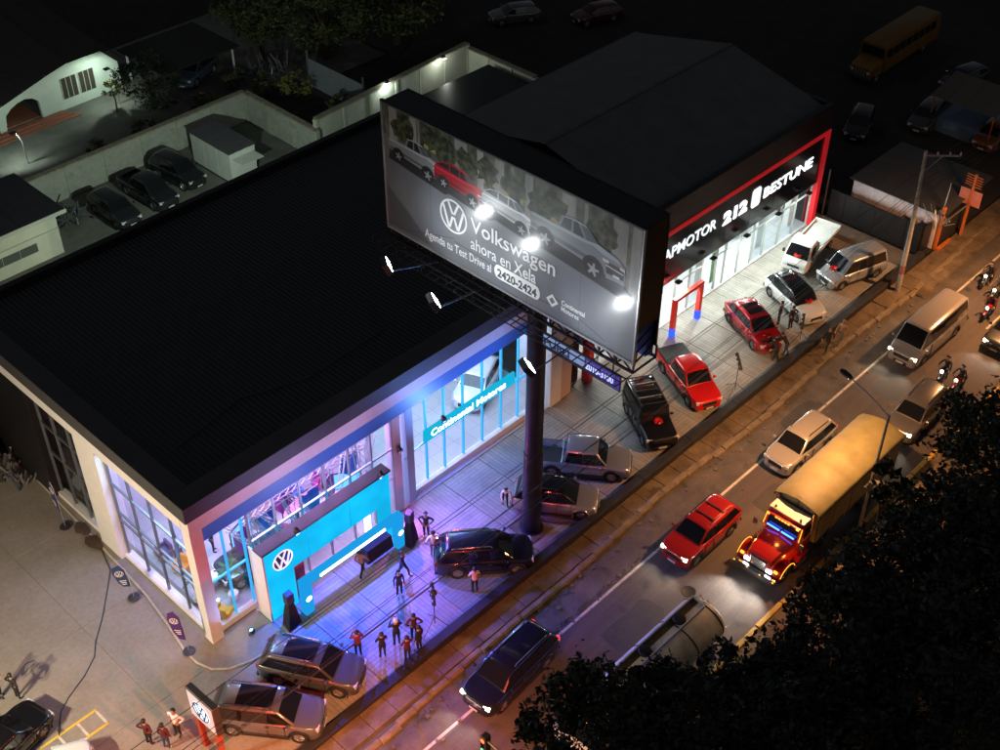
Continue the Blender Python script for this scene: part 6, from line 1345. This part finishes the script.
ywall('pale yard wall running behind the showrooms from the corner', 31.4, 30.2, 47.5, 31.2, 3.0, 6, mat('pale_wall', (.6, .62, .52), .8, var=.12, scale=1)); ywall('pale wall facing left at the end of the rear yard', 47.6, 31.4, 47.6, 24.0, 2.6, 3, MATS['pale_wall'])
lr = thing('flat_roof_annex', 'low black-roofed annex behind the second showroom', 'building', (32.5, 17, 0))
bx('wall', 0, 14.4, 0, 11.3, 0, 2.2, M_dark, lr); bx('roof', -.2, 14.5, -.1, 11.4, 2.21, 2.4, M_blackm, lr)
mw = thing('metal_fence', 'pale blue-grey sheet metal fence panels by the planted plot', 'fence', (38.1, 32.9, 0))
for k in range(4): bx('sheet_panel', -.03 + .02 * (k % 2), .03, 1.6 * k, 1.6 * k + 1.58, 0, 2.3, mat('sheet_grey', (.42, .46, .5), .4, metal=.4, var=.1, scale=2), mw)
bx('post', -.06, .06, 6.42, 6.54, 0, 2.9, M_galv, mw); bx('post', -.06, .06, -.12, -.02, 0, 2.9, M_galv, mw)
sheet('garden_bed', 31.4, 38, 30.4, 41, .0, M_soil, 'dark planted plot behind the yard wall', 'garden')
sheet('house_drive', 10, 46, 39.2, 56, -.01, M_conc2, 'concrete drive before the house', 'drive')
ct = thing('container', 'white storage container with a grey ribbed roof in the back yard', 'container', (24.75, 31.45, 0))
M_cw = mat('container_white', (.62, .66, .6), .55, var=.08, scale=2)
for k in range(3): bx('side_panel', -.0, .04, 1.53 * k, 1.53 * k + 1.51, .12, 2.4, M_cw, ct, .01)
bx('end_panel', .05, 2.1, 0, .05, .12, 2.4, M_cw, ct, .01); bx('end_panel', .05, 2.1, 4.55, 4.6, .12, 2.4, M_cw, ct, .01); bx('side_panel', 2.1, 2.15, 0, 4.6, .12, 2.4, M_cw, ct)
for k in range(5): bx('roof_sheet', -.08, 2.24, -.06 + .945 * k, -.06 + .945 * k + .93, 2.41, 2.47 + .02 * (k % 2), mat('container_roof', (.09, .095, .1), .5, var=.15, scale=2), ct)
bx('base', 0, 2.1, .05, 4.5, 0, .11, M_trim, ct); bx('awning', .2, 2.0, -1.2, -.05, 1.95, 2.0, M_cw, ct)
for k, (x, y, hd_, lab, kw) in enumerate(((16.9, 33.9, 62, 'dark car in the back yard, nearest the pale house', {}), (19.8, 34.3, 65, 'dark pickup in the middle of the back yard', dict(H=1.8, belt=1.05, L=5.1, wb=3.0, bed=(-.9, -2.4), roof=(.7, -.6), tail=-.85, pillars=(.6,), boxy=.3)), (22.6, 34.8, 60, 'dark suv in the back yard beside the white container', dict(H=1.72, L=4.5)))):
    car('parked_car', lab, 'car', P('yard_dark%d' % k, (.02, .022, .024), .3), (x, y, 0), 272 + 3 * (k - 1), **{**dict(L=4.4, Wd=1.8, H=1.5), **kw})
# pale low house at the left
ph = thing('pale_house', 'low pale house with a dark roof and strip window at the left edge', 'house', (0, 32.6, 0))
bx('wall', -14, 12.2, 0, 5, 0, 3.2, mat('pale_render', (.6, .62, .5), .85, var=.1, scale=.8), ph, .01)
for k in range(9): bx('roof_sheet', -14.5 + 3.02 * k, -14.5 + 3.02 * k + 3.0, -.6, 5.6, 3.22, 3.36, M_roof, ph)
bx('fascia', -14.5, 12.7, -.66, -.6, 3.1, 3.36, mat('cream_fascia', (.5, .52, .44), .7), ph)
for k in range(3): bx('window', 7.0 + 1.2 * k, 8.15 + 1.2 * k, -.03, .02, .9, 1.5, mat('window_grey', (.1, .12, .11), .2), ph)
bx('wall_band', -14, 12.2, -.02, -.0, 1.9, 1.95, mat('band_grey', (.3, .31, .26), .8), ph)
# house with arched porch, gable wall lit by garden lamps
hs_ = thing('gabled_house', 'house with a pale gable wall, arched porch and dark roof at top left', 'house', (0, 49.5, 0))
M_hw = mat('house_wall', (.55, .62, .55), .85, var=.06, scale=1)
gp = [(17.2, 0), (17.2, 1.9), (22.8, 3.45), (26.3, 3.5), (27.6, 2.2), (27.6, 0), (20.7, 0), (20.65, 1.4), (20.2, 1.8), (19.6, 1.95), (19, 1.85), (18.4, 1.6), (17.9, 1.2), (17.7, 0)]
MB().loft([[(x, y, z) for x, z in gp] for y in (0, .3)]).build('gable_wall', M_hw, hs_, smooth=0)
for k in range(2):
    wn = bx('window', 22.6 + 1.5 * k, 23.95 + 1.5 * k, -.03, .0, .8, 2.45, mat('window_dark', (.06, .05, .04), .2), hs_)
    for q in range(4): bx('window_bar', 22.6 + 1.5 * k + .02 + .43 * q, 22.64 + 1.5 * k + .02 + .43 * q, -.05, -.032, .8, 2.45, M_hw, wn)
bx('side_wall', 27.3, 27.6, .31, 9, 0, 2.2, M_hw, hs_); bx('porch_floor', 15, 20.6, .31, 4, 0, .1, mat('terracotta', (.28, .1, .06), .8, var=.2, scale=4), hs_); bx('porch_wall', 15, 20.6, 4, 4.2, 0, 3, MATS['terracotta'], hs_)
for k in range(3): bx('step', 15.5 + .2 * k, 23 - .4 * k, -1.6 + .45 * k, -1.15 + .45 * k, 0, .05 + .06 * k, MATS['terracotta'], hs_, .01)
M_hr = mat('house_roof', (.016, .014, .014), .8, var=.3, scale=2)
for k in range(8): 
    xa = 10 + 1.9 * k
    MB().loft([[(xa, -.5, lerp(.2, 3.75, (xa - 10) / 13) if xa < 23 else 3.7), (xa, 14, lerp(.2, 3.75, (xa - 10) / 13) + 1.5 if xa < 23 else 5)], [(xa + 1.88, -.5, lerp(.2, 3.75, min(1, (xa + 1.88 - 10) / 13))), (xa + 1.88, 14, lerp(.2, 3.75, min(1, (xa + 1.88 - 10) / 13)) + 1.5)]], caps=False, closed=False).build('roof_sheet', M_hr, hs_)
MB().loft([[(24.9, -.5, 3.72), (24.9, 14, 5.2)], [(26.6, -.5, 3.72), (26.6, 14, 5.2)], [(28.2, -.5, 2.2), (28.2, 14, 3.0)]], caps=False, closed=False).build('roof_sheet', M_hr, hs_)
cpt = thing('carport', 'dark carport roof on a white post beside the house', 'carport', (34.8, 44.5, 0))
MB().tube([(0, 0, 0), (.1, .15, 2.5)], .09, 8).build('post', M_white, cpt); bx('roof', -6.5, .6, -.2, 6, 2.5, 2.62, M_hr, cpt)
for y_ in (5.6,): MB().bar((-6, y_, 0), (-6, y_, 2.5), .14).build('post', M_white, cpt)
car('suv', 'blue-grey suv under the carport by the house', 'suv', P('blue_grey', (.1, .13, .2), .5), (32.6, 46.6, 0), 205, 4.5, 1.8, 1.7, rails='chrome')
def garden_lamp(x, y, lab, h, e, aim, col=(.8, 1, .86)):
    t = thing('garden_lamp', lab, 'lamp', (x, y, 0)); MB().tube([(0, 0, 0), (-.05, 0, h * .7), (-.35, 0, h)], .04, 6).build('pole', M_alu, t)
    o = bx('lamp_head', -.75, -.3, -.2, .2, h, h + .08, M_dark, t, .01); bx('lens', -.7, -.35, -.14, .14, h - .015, h - .005, glow('garden_lens', (.85, 1, .9), 20), t)
    lamp('SPOT', 'garden_light', (-.52, 0, h - .05), e, col, t, .08, aim, 160, .5)
garden_lamp(16.4, 44.3, 'garden lamp on a bent pole by the drive', 2.6, 420, (.2, 3.0, 0)); garden_lamp(26.0, 47.4, 'garden lamp by the house window', 3.0, 360, (-1.2, 2.0, 0))
# flood on the rear parapet lighting the back yard
rf = thing('wall_flood', 'flood lamp on the rear parapet of the corner showroom', 'lamp', (17.0, 19.55, 8.3)); bx('housing', -.25, .25, 0, .2, -.2, .2, M_dark, rf, .02); bx('lens', -.2, .2, .201, .215, -.15, .15, glow('yard_flood', (.85, 1, .9), 18), rf)
lamp('SPOT', 'flood_beam', (0, .3, 0), 4000, (.82, 1, .84), rf, .1, (2.5, 18, -8), 130, .7)
wlp = thing('wall_lamp', 'small white wall lamp where the pale yard walls meet behind the billboard', 'lamp', (38.3, 30.3, 3.3)); bx('housing', -.12, .12, -.12, .12, 0, .2, M_dark, wlp); bx('lens', -.1, .1, -.1, .1, -.02, -.005, glow('yard_lens2', (.85, 1, .95), 40), wlp)
lamp('POINT', 'wall_light', (0, 0, -.15), 170, (.85, 1, .9), wlp, .08)
wlp2 = thing('wall_lamp', 'small white wall lamp on the pale wall of the rear yard', 'lamp', (44.0, 30.1, 3.3)); bx('housing', -.12, .12, 0, .3, 0, .2, M_dark, wlp2); bx('lens', -.1, .1, -.05, .2, -.02, -.005, MATS['glow_yard_lens2'], wlp2)
lamp('POINT', 'wall_light', (0, -.1, -.2), 70, (.95, 1, .85), wlp2, .08)
# junk and motorbikes beyond the side wall, left edge
rs_ = random.Random(12)
jk = MB()
for k in range(26):
    p = Vector((-.6 + rs_.uniform(-1.2, .6), 15.8 + rs_.uniform(-1, 1.2), rs_.uniform(0, .3))); jk.bar(p, p + Vector((rs_.uniform(-.6, .6), rs_.uniform(-.6, .6), rs_.uniform(.3, 1.3))), rs_.uniform(.03, .12))
tag(jk.build('scrap_heap', M_alud, None, smooth=0), 'heap of metal scrap against the far end of the side wall', 'scrap', kind='stuff')

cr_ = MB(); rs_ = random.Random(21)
for (x, y, n_) in ((-.25, 10.3, 9), (-.35, 9.3, 7)):  # low uneven dark brown patches lying on the walkway
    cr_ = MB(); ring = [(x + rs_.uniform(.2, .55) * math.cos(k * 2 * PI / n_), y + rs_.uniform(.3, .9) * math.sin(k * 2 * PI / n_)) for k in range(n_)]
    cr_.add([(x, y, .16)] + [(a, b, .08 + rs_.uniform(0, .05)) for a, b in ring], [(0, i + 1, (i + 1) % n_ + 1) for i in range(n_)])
    tag(cr_.build('ground_patch', mat('brown_patch', (.07, .045, .028), .9, var=.3, scale=5), None), 'uneven dark brown patch on the walkway by the rear flag, %s the corner' % ('farther from' if n_ == 9 else 'nearer'), 'cloth')
# ------------------------------------------------------------------ trees
M_bark = mat('bark', (.06, .045, .03), .9, var=.3, scale=8, bump=.5)
def leafmat(name, a, b):
    m = mat(name, a, .65, var=.0); nt = m.node_tree; bs = nt.nodes['Principled BSDF']
    g = nt.nodes.new('ShaderNodeNewGeometry'); r_ = nt.nodes.new('ShaderNodeValToRGB'); r_.color_ramp.elements[0].color = (*a, 1); r_.color_ramp.elements[1].color = (*b, 1)
    nt.links.new(g.outputs['Random Per Island'], r_.inputs[0]); nt.links.new(r_.outputs[0], bs.inputs['Base Color']); return m
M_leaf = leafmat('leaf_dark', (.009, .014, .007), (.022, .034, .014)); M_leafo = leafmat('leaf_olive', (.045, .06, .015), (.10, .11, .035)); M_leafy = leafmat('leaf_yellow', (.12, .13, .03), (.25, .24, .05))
def tree(x, y, h, r, label, seed, n=5200, leaf=(.16, .34), m=M_leaf, flat=.8, name='tree', cat='tree', group=None, clumps=46, z0=0.0):
    rg = random.Random(seed); t = thing(name, label, cat, (x, y, z0), 0, group)
    zc = h - r * flat * .85
    tk_ = MB(); tk_.tube([(0, 0, -.1), (.08 * r, .03 * r, zc * .5), (.0, .1, zc)], [.09 * r, .065 * r, .04 * r], 9)
    tk_.build('trunk', M_bark, t)
    lv = MB(); cl_ = []
    for k in range(clumps):
        while True:
            p = Vector((rg.uniform(-1, 1), rg.uniform(-1, 1), rg.uniform(-1, 1)))
            if .25 < p.length < 1: break
        p = p.normalized() * (p.length ** .45) * rg.uniform(.72, 1.0) * (rg.uniform(1.0, 1.14) if rg.random() < .22 else 1)
        cl_.append((Vector((p.x * r, p.y * r, zc + p.z * r * flat)), rg.uniform(.10, .36) * r))
    lim = MB()
    for c, _ in cl_[::6]:
        lim.tube([(0, .05, zc * .62), tuple(c * .45 + Vector((0, 0, zc * .42))), tuple(c)], [.03 * r, .02 * r, .006 * r], 5)
    tag(lim.build('limbs', M_bark, t), kind='stuff')
    per = max(4, n // clumps)
    for c, cr_ in cl_:
        for k in range(per):
            d = Vector((rg.gauss(0, 1), rg.gauss(0, 1), rg.gauss(0, .8))).normalized() * (cr_ * rg.random() ** .4 * (1.35 if rg.random() < .12 else 1))
            p = c + d; s = leaf[0] + (leaf[1] * 1.35 - leaf[0]) * rg.random() ** 1.8; a = Vector((rg.uniform(-1, 1), rg.uniform(-1, 1), rg.uniform(-.6, .6))).normalized(); b = a.cross(Vector((rg.uniform(-1, 1), rg.uniform(-1, 1), rg.uniform(-1, 1)))).normalized()
            lv.add([p - a * s * .5, p + b * s * .26, p + a * s * .5, p - b * s * .26], [(0, 1, 2, 3)])
    o = lv.build('crown', m, t, smooth=0); tag(o, kind='stuff'); return t
for k, (x, y, h, r, lab) in enumerate(((4.6, -18.5, 8.6, 3.1, 'dark tree at the bottom edge of the road, leftmost of the foreground trees'), (7.3, -20.4, 8.2, 3.0, 'dark foreground tree over the nose of the tanker'), (10.7, -21.9, 7.6, 2.9, 'dark foreground tree below the tail of the tanker'),
                                       (14.9, -22.6, 8.6, 3.2, 'dark foreground tree before the red truck'), (19.2, -22.9, 8.8, 3.2, 'dark foreground tree below the yellow tarpaulin'), (23.0, -22.8, 8.6, 2.9, 'dark foreground tree beside the visible street lamp'),
                                       (28.9, -22.9, 9.6, 4.1, 'tall green-lit foreground tree at the right edge'), (16.4, -26.8, 9.2, 4.7, 'broad dark foreground tree filling the lower right corner'), (9.9, -25.6, 8.6, 3.8, 'dark foreground tree on the bottom edge right of centre'), (22.4, -27.2, 9.2, 4.2, 'dark foreground tree low on the right edge'))):
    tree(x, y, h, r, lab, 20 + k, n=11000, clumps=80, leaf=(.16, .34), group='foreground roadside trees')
sp_ = tree(24.9, -18.6, 6.6, .95, 'small spiky tree growing round the street lamp pole', 77, n=900, clumps=16, leaf=(.2, .5), flat=1.3)
for k, (x, y, h, r, lab) in enumerate(((42, 42, 6.0, 3.6, 'dark olive tree behind the planted plot'), (48, 40, 6.5, 3.8, 'dark olive tree behind the pale rear wall'), (43, 51, 7.5, 4.4, 'dark tree at the top edge right of the carport'), (51, 47, 7.5, 4.6, 'dark tree at the top edge behind the pale rear wall'), (38.5, 46, 6.0, 3.0, 'dark tree just right of the carport post'))):
    tree(x, y, h, r, lab, 60 + k, n=4200, clumps=40, leaf=(.2, .42), m=M_leafo, group='trees behind the yards')
tree(27.4, 45.0, 3.9, 2.7, 'round dark garden tree before the house', 90, n=3600, clumps=34, leaf=(.12, .26)); tree(25.1, 46.4, 2.4, .8, 'pale flowering shrub by the house window', 91, n=900, clumps=14, leaf=(.1, .2), m=M_leafy, name='shrub', cat='shrub')
tree(35.6, 37.6, 2.6, 1.3, 'yellow-green young tree in the planted plot', 92, n=700, clumps=18, leaf=(.12, .26), m=M_leafy); tree(33.6, 43.0, 1.6, 1.1, 'low hedge bush at the corner of the yard wall', 93, n=1300, clumps=18, leaf=(.1, .2), m=M_leafo, name='shrub', cat='shrub'); tree(30.9, 42.3, 1.0, .6, 'small yellow-green bush on the yard wall edge', 94, n=500, clumps=10, leaf=(.08, .18), m=M_leafy, name='shrub', cat='shrub')
rg = random.Random(31); gr = MB()
for k in range(700):
    if rg.random() < .5: x = rg.uniform(3, 16); y = -9.3 - .4 * max(0, 1 - abs(x - 2) / 9) + rg.gauss(0, .12)
    else: x = rg.uniform(8, 19); y = -10.55 + rg.gauss(0, .09)
    h_ = rg.uniform(.04, .16); a = rg.uniform(0, 6.3); gr.add([(x - .02 * math.cos(a), y - .02 * math.sin(a), -.12), (x + .02 * math.cos(a), y + .02 * math.sin(a), -.12), (x + rg.uniform(-.06, .06), y + rg.uniform(-.06, .06), -.12 + h_)], [(0, 1, 2)])
tag(gr.build('weeds', M_leafo, None, smooth=0), 'weeds growing along the cracked road shoulder', 'weeds', kind='stuff')

for k, (x, y, h, r, lab) in enumerate(((29.6, 41.6, 1.5, 1.0, 'low dark shrub behind the long yard wall near its corner'), (24.2, 41.0, 1.6, 1.1, 'low dark shrub behind the middle of the long yard wall'), (20.4, 41.2, 1.3, .9, 'low dark shrub behind the left part of the long yard wall'), (33.0, 35.0, 1.3, .9, 'low bush in the planted plot by the yard wall'), (36.8, 34.3, 1.5, 1.0, 'low bush in the planted plot by the metal fence'), (34.6, 40.4, 1.8, 1.2, 'bush at the far end of the planted plot'))):
    tree(x, y, h, r, lab, 120 + k, n=1100, clumps=16, leaf=(.1, .22), m=M_leafo, name='shrub', cat='shrub', group='shrubs behind the yard walls')
rs_ = random.Random(44)
for k, (x, y, lab) in enumerate(((14.2, 35.6, 'pile of poles and scrap in the left corner of the back yard'), (37.0, 43.0, 'pile of building scrap between the carport and the metal fence'))):
    jb = MB()
    for q in range(34):
        p = Vector((x + rs_.uniform(-1.3, 1.3), y + rs_.uniform(-1.2, 1.2), rs_.uniform(0, .3))); jb.bar(p, p + Vector((rs_.uniform(-.9, .9), rs_.uniform(-.9, .9), rs_.uniform(.1, 1.5))), rs_.uniform(.03, .14))
    tag(jb.build('scrap_pile', M_galv if k else M_alud, None, smooth=0), lab, 'scrap', kind='stuff')
